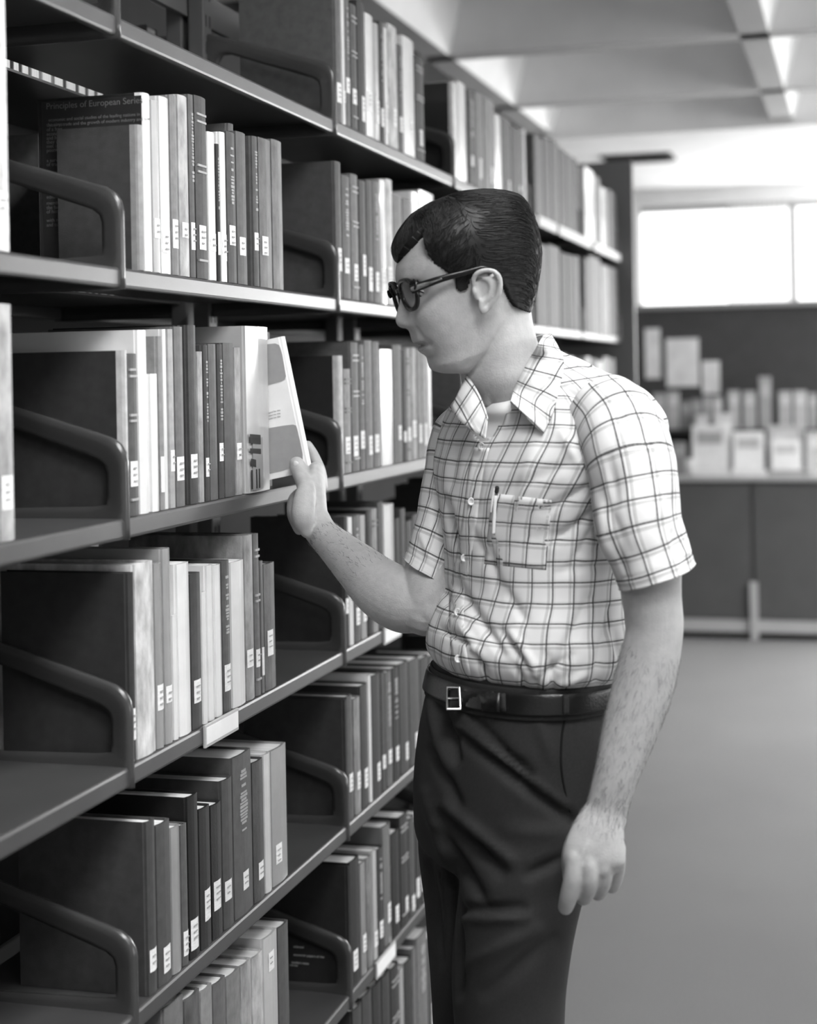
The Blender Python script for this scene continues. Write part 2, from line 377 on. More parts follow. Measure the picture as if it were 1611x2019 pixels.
def add_book(L, bay, y0, y1, h, tone, style='c', lab=None, rec=0.0, d=None, lean=0.0, z0=None, label_txt=None):
    """one book: Empty > cover, pages, call_label, title"""
    global NB
    NB += 1
    th = max(.006, y1 - y0 - .0012)
    d = d or (.145 if h < .21 else .165 if h < .25 else .195)
    d = min(d, .25)
    n = COUNT[(L, bay)] = COUNT.get((L, bay), 0) + 1
    sp_tone, tone = (tone if isinstance(tone, tuple) else (None, tone))
    tn = next(nm for lim, nm in TONE if (sp_tone or tone) < lim)
    thick = 'thin ' if th < .018 else 'thick ' if th > .045 else ''
    kind = {'c': 'clothbound book', 'g': 'glossy book', 't': 'worn book', 'b': 'banded book', 'l': 'lettered book', 'p': 'paperback'}[style]
    lab_ = label_txt or '%s%s %s, %s from left, %s, %s' % (thick, tn, kind, ORD[min(n, 20) - 1], SHN[L], BAYN[bay])
    zz = SZ[L] + LIP + .0007 if z0 is None else z0
    r = empty('book', (XF - .004 - rec, y0, zz), lab_, 'book', 'books on the %s' % SHN[L])
    if lean: r.rotation_euler = (lean, 0, 0)
    cov, pag = book_meshes(th, h, d)
    mm = {'c': M_CLOTH, 'g': M_GLOSS, 't': M_TEX, 'b': M_CLOTH, 'l': M_CLOTH, 'p': M_GLOSS}[style]
    o = link('cover', cov, mm, r); v = lin(tone) * .92 * (tone / 240) ** .28; o.color = (v, v, v, 1)
    p = link('pages', pag, M_PAGE, r)
    rnd = random.Random(NB * 13 + 5)
    ro_ = min(.005, th * .28)
    SX = lambda y: float(np.interp(y, [0, .0012, th * .28, th * .5, th * .72, th - .0012, th], [-.005, -ro_ * .35, 0, ro_ * .18, 0, -ro_ * .35, -.005]))
    if sp_tone:
        ys_ = [-.0006, 0, .0012, th * .28, th * .5, th * .72, th - .0012, th, th + .0003]
        xs_ = [-.012] + [SX(min(max(y, 0), th)) + .0005 for y in ys_[1:-1]] + [-.009]
        sv = [(x, y, z) for z in (.0, h + .0002) for x, y in zip(xs_, ys_)]; k_ = len(ys_)
        so = link('spine_strip', mesh('spine_strip', sv, [(i, i + 1, k_ + i + 1, k_ + i) for i in range(k_ - 1)]), mm, r); v = lin(sp_tone) * .92; so.color = (v, v, v, 1)
    if lab is None: lab = (.028 + rnd.uniform(-.006, .02), .062 + rnd.uniform(-.002, .02))
    xo = .0012
    if lab and bay < 4:
        w0, w1 = (th * .12, th * .88) if th < .03 else (th * .5 - .012 + rnd.uniform(-.3, .3) * (th - .026), 0)
        if th >= .03: w1 = w0 + .024
        lv = []
        N = 4
        for k in range(N + 1):
            y = w0 + (w1 - w0) * k / N; s = min(y, th - y) / th
            x = np.interp(y, [0, .0012, th * .28, th * .5, th * .72, th - .0012, th], [-.004, -min(.005, th * .28) * .35, 0, min(.005, th * .28) * .18, 0, -min(.005, th * .28) * .35, -.004]) + .0006
            lv += [(x, y, lab[0]), (x, y, lab[1])]
        lf = [(2 * k, 2 * k + 2, 2 * k + 3, 2 * k + 1) for k in range(N)]
        lo = link('call_label', mesh('call_label', lv, lf), M_LABEL, r)
        if bay <= 2 and (w1 - w0) > .012:
            vv = []
            for q in range(3 if lab[1] - lab[0] > .03 else 2):
                zc = lab[1] - .009 - q * .0085
                vv.append(boxvf(.0012 + min(.005, th * .28) * .1, .0016 + min(.005, th * .28) * .18, w0 + (w1 - w0) * .2, w1 - (w1 - w0) * rnd.uniform(.2, .45), zc - .0009, zc + .0009))
            link('call_number', joinme('call_number', vv), M_CALLN, lo)['kind'] = 'stuff'
    if bay <= 3 and style in 'bl' and th > .011:
        vv = []; xs = min(.005, th * .28) * .18
        if style == 'b':
            for zc in (h * .90, h * .86, h * .62, h * .585, h * .10):
                vv.append(boxvf(xs - .003, xs + .0004, th * .12, th * .88, zc - .0016, zc + .0016))
        else:
            z = h * .90
            while z > h * (.52 if style == 'l' else .62):
                l = rnd.uniform(.0022, .0042); w_ = rnd.uniform(.10, .20)
                vv.append(boxvf(xs - .0022, xs + .0004, th * (.5 - w_), th * (.5 + w_), z - l, z)); z -= l + (rnd.uniform(.0012, .002) if rnd.random() < .8 else .008)
        link('spine_print', joinme('spine_print', vv), M_SPW if (sp_tone or tone) < 130 else M_SPD, r)['kind'] = 'stuff'
    return r

def row(L, bay, items):
    """items: (x0, x1, ytop, tone, style[, label_y0, label_y1[, recess[, cover depth]]]) measured on the photograph; converted to the shelf plane"""
    out = []
    for it in items:
        x0, x1, yt, tone, st = it[:5]
        la = it[5:7] if len(it) > 6 else None
        rec = it[7] if len(it) > 7 else 0.0
        d = it[8] if len(it) > 8 else None
        X = XF - .004
        zt = SZ[L] + LIP
        ys = []
        for x in (x0, x1):
            y = 730.0
            for _ in range(4):
                q = onX(x, y, X); y = proj((X, q.y, zt + .1))[1]
            ys.append(q.y)
        lo_, hi_ = BAY[bay] + .0115, BAY[bay + 1] - .0115
        ys = [max(ys[0], lo_, row.prev.get((L, bay), 0)), min(ys[1], hi_)]
        if ys[1] - ys[0] < .0062: ys[1] = ys[0] + .0075
        if ys[1] > hi_: continue
        row.prev[(L, bay)] = ys[1] + .0003
        # height from the top pixel at the spine
        ym = sum(ys) / 2
        lo, hi = zt + .05, zt + .5
        for _ in range(30):
            mid = (lo + hi) / 2
            if proj((X, ym, mid))[1] > yt: lo = mid
            else: hi = mid
        h = lo - zt
        lab = None
        if la is not None:
            if la[0] == 0 and la[1] == 0: lab = ()
            else:
                k = h / max(1, (proj((X, ym, zt))[1] - yt)); yb = proj((X, ym, zt))[1]
                lab = ((yb - la[1]) * k, (yb - la[0]) * k)
                if lab[0] < .002 or lab[1] > h: lab = None
        out.append(add_book(L, bay, ys[0], ys[1], h, tone, st, lab, rec, d))
    return out
row.prev = {}
# bay 0: only the last books before the left frame edge show
for L, tones in dict(A=[90, 150, 70, 120], B=[60, 150, 90, 215], C=[120, 80, 160, 170], D=[60, 90, 70], E=[100, 60, 80], F=[90, 60, 130]).items():
    if L == 'D' or L == 'E': Y = 1.40
    else: Y = 1.655
    hh = dict(A=.22, B=.285, C=.265, D=.2, E=.21, F=.16)[L]
    hs = [hh - .03, hh - .01, hh - .04, hh]
    for i, tn in reversed(list(enumerate(tones))):
        t = [.03, .036, .028, .034][i % 4]
        add_book(L, 0, Y - t, Y, hs[(i + 4 - len(tones)) % 4], tn, 'cgct'[i], None, 0.0); Y -= t
row('A', 1, [(243, 252, 20, 130, 'c', 0, 0, .20, .05)])
row('B', 1, [(274, 285, 248, (150, 84), 'c', 0, 0, 0, .119), (285, 301, 186, (238, 60), 'g', 0, 0, 0, .156), (303, 318, 200, 185, 'g'), (318, 338, 193, 222, 'g', 455, 500), (339, 354, 190, 135, 'c', 434, 491),
    (355, 375, 190, 175, 't', 440, 470), (376, 387, 188, 105, 'l', 440, 494), (388, 412, 192, 80, 'b', 446, 494), (413, 428, 262, 240, 'g'), (429, 436, 285, 60, 'l'), (437, 449, 262, 240, 'g'),
    (450, 468, 262, 85, 'l', 446, 485), (469, 489, 262, 100, 'c', 469, 505), (490, 501, 243, 105, 'c', 0, 0, .03), (501, 512, 270, 95, 'l', 460, 495), (513, 538, 275, 95, 't', 468, 505), (539, 560, 278, 110, 't', 0, 0)])
row('B', 2, [(657, 676, 320, 82, 'c', 490, 535, 0, .19), (677, 693, 348, 90, 'l', 510, 540), (694, 709, 345, 110, 'b', 522, 555), (711, 724, 357, 70, 'c', 503, 545), (725, 737, 357, 75, 'c', 528, 575),
    (738, 750, 360, 105, 'l'), (751, 764, 356, 160, 'g', 532, 575), (764, 777, 355, 185, 't', 528, 560), (778, 796, 386, 120, 'c', 552, 590), (797, 814, 394, 110, 'c'), (815, 829, 380, 225, 'g'), (830, 858, 380, 170, 'g'),
    (859, 876, 400, 120, 'c'), (877, 892, 400, 90, 'c')])
row('A', 2, [(664, 675, -12, 105, 'c', 165, 204, 0, .19), (676, 682, -8, 225, 'p'), (682, 692, -10, 110, 'l', 155, 185), (693, 706, 10, 85, 'b', 177, 207), (707, 722, 5, 62, 'c'), (723, 739, 30, 232, 'g', 182, 222), (740, 750, 48, 190, 'g'),
    (751, 759, 44, 80, 'l'), (760, 767, 57, 225, 'p'), (768, 786, 52, 185, 't', 215, 250), (787, 796, 90, 100, 'l', 232, 262), (797, 819, 77, 236, 'g', 238, 258), (820, 838, 114, 42, 'b', 257, 288)])
row('A', 3, [(895, 905, 165, (215, 66), 'p', 0, 0, 0, .20), (906, 921, 165, 238, 'g', 0, 0), (925, 938, 180, 80, 'l'), (939, 955, 184, 125, 'c'), (956, 977, 196, 115, 't'), (978, 990, 228, 232, 'g', 0, 0), (991, 1010, 236, 85, 'c'), (1011, 1033, 256, 82, 'c'), (1034, 1050, 256, 230, 'g', 0, 0)])
row('A', 4, [(1055, 1072, 270, 100, 'c'), (1073, 1088, 273, 90, 'c'), (1089, 1105, 280, 96, 'c'), (1106, 1119, 296, 84, 'c'), (1120, 1131, 306, 100, 'c'), (1132, 1141, 314, 90, 'c'), (1142, 1152, 322, 90, 'c')])
row('A', 5, [(1155, 1174, 335, 238, 'g', 0, 0), (1175, 1185, 350, 130, 'c'), (1186, 1200, 373, 190, 'g'), (1201, 1210, 376, 120, 'c'), (1211, 1222, 382, 95, 'c')])
row('B', 3, [(912 + i * 12, 923 + i * 12, 420 + i * 4, t, 'c') for i, t in enumerate((90, 150, 70, 110, 180, 90, 120, 80, 100, 140, 90))])
row('B', 4, [(1058, 1082, 482, 85, 'c'), (1083, 1106, 486, 98, 'c'), (1108, 1120, 500, 60, 'c'), (1121, 1135, 504, 62, 'c'), (1136, 1150, 506, 115, 'c')])
row('B', 5, [(1155, 1163, 510, 110, 'c'), (1164, 1186, 508, 125, 'c'), (1187, 1203, 524, 105, 't'), (1204, 1221, 530, 90, 'c')])
row('C', 4, [(1062 + i * 15, 1075 + i * 15, 692 + i * 2 + (i % 3) * 4, t, 'c') for i, t in enumerate((150, 90, 200, 120, 215, 140))])
row('C', 5, [(1156 + i * 12, 1167 + i * 12, 704 + (i % 3) * 4, t, 'c') for i, t in enumerate((190, 110, 205, 150, 90))])
row('C', 3, [(912 + i * 13, 924 + i * 13, 700 + (i % 4) * 6, t, 'c') for i, t in enumerate((90, 120, 70, 150, 85, 110, 60, 130))])
row('C', 1, [(239, 254, 692, (200, 66), 'c', 0, 0, 0, .165), (255, 275, 698, 92, 'b', 910, 960), (276, 295, 652, 236, 'g', 0, 0, 0, .21), (300, 315, 738, 240, 'p', 0, 0), (316, 326, 664, 150, 'c'), (327, 335, 650, 225, 'g', 0, 0, .002),
    (336, 347, 650, 178, 'c', 888, 930), (348, 366, 645, 118, 'c', 901, 948), (367, 374, 642, 60, 'c', 0, 0, .01), (375, 392, 642, 78, 'c', 896, 943), (393, 404, 694, 170, 't', 0, 0), (405, 414, 682, 80, 'l'), (415, 431, 679, 105, 'c', 0, 0), (432, 443, 680, 75, 'l', 874, 910),
    (444, 465, 677, 98, 'c', 0, 0), (466, 479, 686, 165, 't', 874, 907)])
row('C', 2, [(660, 679, 702, (178, 36), 'c', 0, 0, 0, .185), (680, 694, 728, 130, 'b', 862, 895), (695, 710, 676, 92, 'b', 860, 900, 0, .2), (711, 721, 680, 100, 'l', 850, 885), (722, 737, 672, 105, 'c', 860, 897), (738, 751, 675, 108, 'c', 857, 892),
    (753, 776, 690, 195, 'g', 0, 0), (777, 795, 681, 85, 'c', 840, 868), (796, 803, 690, 60, 'c'), (804, 812, 686, 150, 'b', 843, 870), (813, 823, 686, 140, 't', 830, 862), (824, 834, 690, 125, 'c'), (835, 844, 692, 150, 'c'), (845, 853, 694, 190, 'p')])
row('D', 1, [(252, 270, 1130, 62, 'c', 1397, 1459, 0, .185), (271, 308, 1110, 205, 't', 0, 0, 0, .21), (309, 325, 1112, 160, 'g', 1350, 1400), (326, 342, 1082, 165, 'g', 1352, 1385, .0, .2), (343, 353, 1213, 230, 'p', 0, 0), (354, 378, 1111, 238, 'g', 0, 0),
    (379, 400, 1131, 72, 'c', 1340, 1385), (401, 411, 1168, 228, 'p', 0, 0), (412, 425, 1115, 232, 'g', 0, 0), (427, 440, 1114, 235, 'p', 0, 0), (441, 457, 1106, 90, 'l', 1310, 1362), (459, 485, 1107, 225, 'g', 0, 0), (486, 503, 1056, 150, 't', 1280, 1315),
    (504, 515, 1053, 110, 'b', 1280, 1315), (516, 522, 1106, 120, 'p'), (523, 545, 1111, 95, 't', 1242, 1292)])
row('D', 2, [(682, 689, 1020, 60, 'c', 1180, 1210, 0, .185), (690, 699, 1020, 215, 'p', 0, 0), (700, 712, 1017, 90, 'l', 1198, 1232), (713, 725, 1016, 150, 'g', 1190, 1225), (726, 735, 1008, 30, 'c', 0, 0), (736, 747, 1003, 140, 'b', 0, 0), (748, 759, 990, 70, 'c', 0, 0),
    (760, 780, 995, 195, 'g', 0, 0), (781, 791, 1022, 32, 'c', 0, 0), (792, 802, 1003, 62, 'c'), (803, 815, 1027, 55, 'c'), (816, 828, 1015, 70, 'c'), (829, 842, 1020, 90, 'c'), (843, 858, 1012, 60, 'c')])
row('E', 1, [(293, 311, 1618, 78, 'c', 1870, 1914, 0, .19), (312, 340, 1622, 84, 'c', 1866, 1917), (341, 359, 1630, 160, 'g', 0, 0), (360, 373, 1626, 100, 'c', 1835, 1883), (374, 395, 1568, 28, 'c', 1810, 1870, 0, .2), (396, 418, 1592, 45, 'c', 1754, 1815),
    (419, 440, 1585, 38, 't', 1735, 1792), (441, 462, 1536, 78, 'c', 1734, 1773, 0, .21), (463, 500, 1486, 92, 'l', 1718, 1754, 0, .21), (501, 523, 1500, 75, 't', 1700, 1734), (524, 537, 1486, 215, 'g', 0, 0), (538, 568, 1473, 165, 'g', 1660, 1698)])
row('E', 2, [(674, 686, 1380, 66, 'l', 1545, 1580, 0, .2), (687, 698, 1372, 90, 'c', 1525, 1560), (700, 713, 1376, 135, 't', 1522, 1556), (714, 728, 1350, 66, 'c', 1515, 1553, 0, .19), (729, 735, 1332, 225, 'p', 0, 0, 0, .2), (736, 753, 1330, 55, 'c', 1505, 1540), (754, 762, 1326, 80, 'c', 1488, 1515),
    (763, 775, 1324, 100, 'l', 1478, 1505), (776, 789, 1316, 40, 'l', 1472, 1500), (790, 808, 1306, 62, 'c', 1466, 1500), (809, 830, 1299, 72, 'c', 1445, 1475), (831, 848, 1295, 60, 'c'), (849, 868, 1290, 70, 'c')])
row('F', 1, [(330, 368, 1975, 120, 'c'), (369, 400, 1962, 95, 't'), (401, 424, 1948, 150, 'c'), (425, 450, 1934, 110, 'c'), (451, 478, 1918, 135, 'c'), (479, 500, 1898, 165, 't'), (501, 523, 1882, 190, 't'), (524, 551, 1842, 205, 'g', 1875, 1912), (552, 573, 1823, 88, 'c', 0, 0)])
row('F', 2, [(681, 692, 1708, 52, 'c', 1872, 1915, 0, .2), (693, 712, 1694, 40, 'c', 1870, 1910), (713, 724, 1700, 150, 'g', 1842, 1876), (725, 736, 1690, 130, 't', 0, 0), (737, 746, 1676, 190, 'p', 1835, 1865), (747, 757, 1672, 60, 'l', 1815, 1848), (758, 773, 1626, 120, 'g', 1782, 1820),
    (774, 790, 1640, 30, 'c', 1785, 1818), (791, 807, 1606, 48, 'b', 1770, 1800), (808, 820, 1612, 80, 'c', 1765, 1795), (821, 829, 1618, 62, 'c', 1730, 1768), (830, 840, 1622, 70, 'c', 1722, 1755), (841, 862, 1610, 60, 'c')])
row('G', 2, [(700, 718, 1985, 70, 'c'), (719, 738, 1958, 70, 'c'), (739, 756, 1938, 50, 'c'), (757, 773, 1920, 66, 'c'), (774, 790, 1905, 60, 'b'), (791, 800, 1908, 175, 'p'), (801, 815, 1893, 60, 'c'), (816, 824, 1868, 120, 'c'), (825, 846, 1840, 120, 'l', 0, 0), (847, 862, 1845, 90, 'c')])
# the rows that run on behind the man
rq = random.Random(77)
for L in 'DEF':
    for bay in (3, 4):
        y = BAY[bay] + .015 + rq.uniform(0, .03)
        while y < BAY[bay] + .62 + rq.uniform(-.1, .1):
            t = rq.uniform(.04, .085)
            add_book(L, bay, y, y + t, rq.uniform(.19, .25), rq.choice((50, 70, 85, 100, 130, 170, 210)), rq.choice('cgct')); y += t + .0006
# the glossy book pulled proud of the row, its dark lettering on the spine
jb = row('C', 1, [(481, 526, 645, 190, 'g', 0, 0, -.006, .20)])[0]
jb['label'] = 'pale thick glossy-jacketed book beside the raised hand, dark lettering low on spine'
jth = [c for c in jb.children if c.name.startswith('cover')][0].data
ty = max(v.co.y for v in jth.vertices)
V = []
for (za, zb, ya, yb) in ((.075, .092, .05, .52), (.060, .070, .05, .52), (.040, .054, .08, .30)):
    V.append(([(.0018, ty * ya, za + .003), (.0018, ty * yb, za - .001), (.0018, ty * yb, zb - .003), (.0018, ty * ya, zb)], [(0, 1, 2, 3)]))
for ya in (.10, .30, .42): V.append(boxvf(.0010, .0018, ty * ya, ty * (ya + .045), .006, .036))
link('spine_print', joinme('spine_print', V), M_PRINTD, jb)['kind'] = 'stuff'
band = box('jacket_panel', -.001, .0013, ty * .18, ty * .62, .004, .085, mat('jacket_panel_grey', .25, .3), jb)
row('C', 1, [(545, 560, 655, 100, 'c', 0, 0, .02, .16)])
# printed cover of the big dark book in the first bay (its face shows past the smaller grey book)
def onYplane(x, y, Y):
    d = ray(x, y); return CAM + d * (Y / d.y)
bk = [o for o in COL.objects if o.name.startswith('book') and o.get('label', '').endswith('second from left, second shelf, nearest full bay')][0]
Yc = bk.location.y - .0004
cvr = [c for c in bk.children if c.name.startswith('cover')][0]
def face_rot(): return Matrix.Rotation(pi / 2, 4, 'X')
M_JD = mat('jacket_dark_panel', .025, .4, .4); M_PRG = mat('grey_print', .17, .6, .3)
q0, q1 = onYplane(84, 330, Yc), onYplane(281, 330, Yc)
hB = max(v.co.z for v in cvr.data.vertices)
pn = box('cover_panel', q0.x - bk.location.x, q1.x - bk.location.x, -.0006, -.0001, .002, hB - .004, M_JD, bk)
def cov_text(body, x, y, size, par=bk, Y=None, m=M_PRG):
    Y = Yc if Y is None else Y
    q = onYplane(x, y, Y) - par.location
    return text('cover_text', body, size, m, Matrix.Translation((q.x, -.0009, q.z)) @ face_rot(), pn if par is bk else par, ext=.0001)
cov_text('Principles of European Series', 91, 216, .0122)
for k, ln in enumerate(('economic and social studies of the leading nations in', 'history, trade and the growth of modern industry and law')):
    cov_text(ln, 96 - 0 * k, 240 + k * 10, .0064)
for k, yy in enumerate((250, 259, 268, 276, 284, 292, 300, 320, 328)):
    cov_text(('the aims', 'of a free', 'economy', 'and how', 'they are', 'met in the', 'postwar', 'a survey', 'of trade')[k], 92, yy, .0070)
for k, yy in enumerate((392, 404, 413, 421, 438, 447)):
    cov_text(('edited by', 'members of', 'the faculty', 'of history', 'with notes', 'and tables')[k], 92, yy, .0070)
# faint print on the black book cover seen through the bottom bracket
bb = [o for o in COL.objects if o.name.startswith('book') and 'first from left, sixth shelf, middle bay' in o.get('label', '')][0]
for (x, y, s, body) in ((579, 1868, .006, 'selected'), (579, 1884, .0062, 'economic papers of the'), (575, 1899, .0062, 'modern state'), (572, 1904, .005, 'vol one')):
    q = onYplane(x, y, bb.location.y) - bb.location
    text('cover_text', body, s, M_PRINTW, Matrix.Translation((q.x, -.0006, q.z)) @ face_rot(), bb)
# the far-side books, backs of their pages towards us (seen only above the near rows)
rr = random.Random(3); FC = {}
n = 0
for L, y0, y1, hh in (('A', 2.10, 2.78, .19), ('A', 2.90, 3.30, .21), ('B', 1.36, 1.76, .23), ('B', 2.46, 2.74, .25), ('B', 2.95, 3.20, .24), ('C', 2.45, 2.75, .24), ('D', 2.40, 2.62, .22)):
    y = y0; L0 = L
    while y < y1:
        t = rr.uniform(.024, .05)
        if any(y < b < y + t + .01 for b in (BAY[k] - .008 for k in range(7))): break
        if any(y < b + .016 < y + t + .02 for b in BAY): y = y + .02; continue
        h = hh + rr.uniform(-.02, .02); n += 1
        z = SZ[L] + LIP + .0007
        FC[L] = FC.get(L, 0) + 1
        r = empty('book', (-1.478, y + t, z), 'far-side book seen by its pale page edges, %s from left behind the %s' % (ORD[FC[L] - 1], SHN[L]), 'book', 'books on the far side of the shelving')
        r.rotation_euler = (0, 0, pi)
        cov, pag = book_meshes(t - .001, h, .16)
        v = lin(rr.choice((70, 90, 120, 150, 60, 100))); o = link('cover', cov, M_CLOTH, r); o.color = (v, v, v, 1); link('pages', pag, M_PAGE, r)
        y += t
# ------------------------------------------------------------------ background cabinet and display
DB = 9.42                                          # distance of the cabinet front along the view axis
cabY = (Q(1450, 1255, DB)).y
def onY(x, y, Y): d = ray(x, y); return CAM + d * (Y / d.y)
c = empty('low_cabinet', (0, 0, 0), 'long low dark cabinet with a pale base strip under the paper displays', 'cabinet')
xa = onY(1180, 1100, cabY).x; xs = onY(1485, 1100, cabY).x; xb = onY(1800, 1100, cabY).x
ztop = onY(1450, 938, cabY).z; zs1 = onY(1450, 1222, cabY).z; zs0 = onY(1450, 1246, cabY).z
box('carcass', xa, xb, cabY + .02, cabY + .55, zs0, ztop - .03, M_CAB, c)
box('worktop', xa - .02, xb + .02, cabY - .03, cabY + .60, ztop - .03, ztop, M_STRIP, c, .004)
for k in range(4):
    X0 = xs + (k - 2) * .82
    if X0 + .82 < xa: continue
    dr = box('door', max(X0, xa) + .006, min(X0 + .81, xb), cabY, cabY + .02, zs1 + .005, ztop - .035, M_CAB, c, .002)
box('base_strip', xa, xb, cabY - .005, cabY + .02, zs0, zs1, M_STRIP, c)
box('plinth', xa, xb, cabY + .06, cabY + .5, 0, zs0, M_DARK, c)
for k in range(-1, 2):
    x = xs + k * 1.64
    if x > xa: box('leg', x - .022, x + .022, cabY - .03, cabY + .015, 0, zs1 + .22, M_STRIP, c, .003)
# tall display board standing on the cabinet with a shelf and pamphlets
bY = cabY + .42
d = empty('display_board', (0, 0, 0), 'wide dark display board rising behind the papers on the low cabinet', 'board')
zt = onY(1450, 606, bY).z
box('panel', xa, xb, bY, bY + .05, ztop, zt, M_BACKP, d, .004)
zsh = onY(1450, 842, cabY + .24).z
box('ledge', xa + .1, xb, cabY + .19, bY, zsh - .03, zsh - .01, M_BACKP, d)
box('top_rail', xa, xb, bY - .02, bY + .06, zt, zt + .03, M_FRAME, d)
M_POST = mat('poster_paper', .85, .8, .2, noise_amt=.1, nscale=14)
for (x0, y0, x1, y1, lab) in ((1271, 648, 1303, 746, 'narrow pale notice pinned highest on the dark display board'), (1313, 668, 1379, 762, 'broad pale poster on the dark display board, largest of three notices'), (1384, 712, 1420, 776, 'small pale notice lowest and rightmost of three on the display board')):
    a, b = onY(x0, y0, bY - .005), onY(x1, y1, bY - .005)
    tag(box('notice', a.x, b.x, bY - .006, bY - .001, b.z, a.z, M_POST), lab, 'notice')
# folders and magazines: back row on the ledge, front row on the cabinet top
rr = random.Random(11)
spec = [(1288, 1312, 775, 150), (1316, 1338, 772, 165), (1342, 1362, 790, 120), (1364, 1384, 786, 130), (1388, 1402, 780, 150), (1406, 1424, 782, 170), (1436, 1458, 770, 165), (1466, 1490, 771, 160), (1498, 1520, 742, 150), (1536, 1560, 771, 165), (1566, 1590, 770, 175), (1594, 1611, 775, 150)]
def upright_sheet(name, x0, x1, y0, y1, Y, tone, lab, cat, t=.03, tilt=0, grp=None, yb=None):
    a = onY(x0, y1, Y); b = onY(x1, y0, Y); W_, H_ = b.x - a.x, b.z - a.z
    o = empty(name, (a.x, Y, a.z), lab, cat, grp, rot=(tilt, 0, 0))
    cv = link('cover', box_me('cover', 0, W_, 0, t, 0, H_, .002, 1), M_BOX, o); v = min(.9, lin(tone) * 1.25); cv.color = (v, v, v, 1)
    pg = link('title_block', box_me('title_block', W_ * .15, W_ * .85, -.001, .0, H_ * .62, H_ * .86), M_BOX, o); v = lin(min(255, tone + 45) if tone < 200 else tone - 40); pg.color = (v, v, v, 1)
    return o
for i, (x0, x1, yt, tn) in enumerate(spec):
    zb = zsh - .01
    a = onY(x0, yt, cabY + .24); b = onY(x1, yt, cabY + .24)
    yb = proj((a.x, cabY + .24, zb))[1]
    upright_sheet('magazine', x0, x1, yt, yb, cabY + .24, tn, 'grey magazine, %s from left in the upright row along the display board' % ORD[i], 'magazine', grp='magazines on the display ledge', t=.02)
front = [(1325, 1350, 872, 120, 'box', 'grey box at the left end of the cabinet top behind his shoulder'), (1352, 1363, 905, 175, 'box', 'small pale box low at the left end of the cabinet top'), (1365, 1434, 838, 205, 'folder', 'large pale folder standing open on the cabinet top'), (1446, 1506, 851, 232, 'folder', 'bright white folder standing in the middle of the cabinet top'),
         (1522, 1578, 868, 250, 'card', 'bright white card propped low at the right on the cabinet top'), (1515, 1585, 838, 170, 'pamphlet', 'pale grey pamphlet behind the bright white card'), (1374, 1396, 818, 190, 'pamphlet', 'pale pamphlet standing behind the large pale folder, left one'), (1410, 1442, 815, 195, 'pamphlet', 'pale pamphlet standing behind the large pale folder, right one'), (1590, 1640, 850, 180, 'folder', 'grey folder at the far right end of the cabinet top')]
for i, (x0, x1, yt, tn, nm, lab) in enumerate(front):
    Yp = cabY + (.06 if nm in ('card', 'box') else .10 if nm == 'folder' else .17)
    yb = proj((onY(x0, 930, Yp).x, Yp, ztop + .001))[1]
    upright_sheet(nm, x0, x1, yt, yb, Yp, tn, lab, nm, t=.02 if nm != 'box' else .08, tilt=-.03 if nm == 'folder' else 0)
for i, (x0, x1, tn) in enumerate(((1368, 1440, 215), (1444, 1512, 225), (1516, 1600, 165))):
    a = onY(x0, 930, cabY + .01); b = onY(x1, 930, cabY + .01)
    o = tag(box('paper_stack', a.x, b.x, cabY - .02, cabY + .05, ztop, ztop + .03, M_BOX), 'flat paper stack at the front of the cabinet top, %s from left' % ORD[i], 'paper'); v = lin(tn); o.color = (v, v, v, 1)
# ------------------------------------------------------------------ the man
M_SKIN = mat('skin', .40, .52, .35, noise_amt=.07, nscale=90, bump=.22, bscale=420)
M_SKIN.node_tree.nodes['Principled BSDF'].inputs['Subsurface Weight'].default_value = .08
M_SKIN.node_tree.nodes['Principled BSDF'].inputs['Subsurface Radius'].default_value = (.006, .006, .006)
M_HAIR = mat('hair_dark', .006, .5, .35, noise_amt=.3, nscale=90)
M_TROU = mat('trouser_cloth', .021, .75, .25, noise_amt=.12, nscale=300, bump=.2, bscale=900)
M_BELT = mat('belt_leather', .007, .3, .5, bump=.2, bscale=300)
M_CHROME = mat('chrome', .75, .18, .5, metal=1.0)
M_TORT = mat('glasses_frame', .006, .18, .35)
M_TORT2 = mat('glasses_temple', .14, .2, .5, noise_amt=.8, nscale=60)
M_TEE = mat('tee_cotton', .78, .85, .15, bump=.15, bscale=700)
M_SHOE = mat('shoe_leather', .015, .3, .5)
M_LENS = bpy.data.materials.new('lens_glass'); M_LENS.use_nodes = True
b_ = M_LENS.node_tree.nodes['Principled BSDF']; b_.inputs['Roughness'].default_value = .04; b_.inputs['Base Color'].default_value = (.03, .03, .03, 1); b_.inputs['Alpha'].default_value = .30

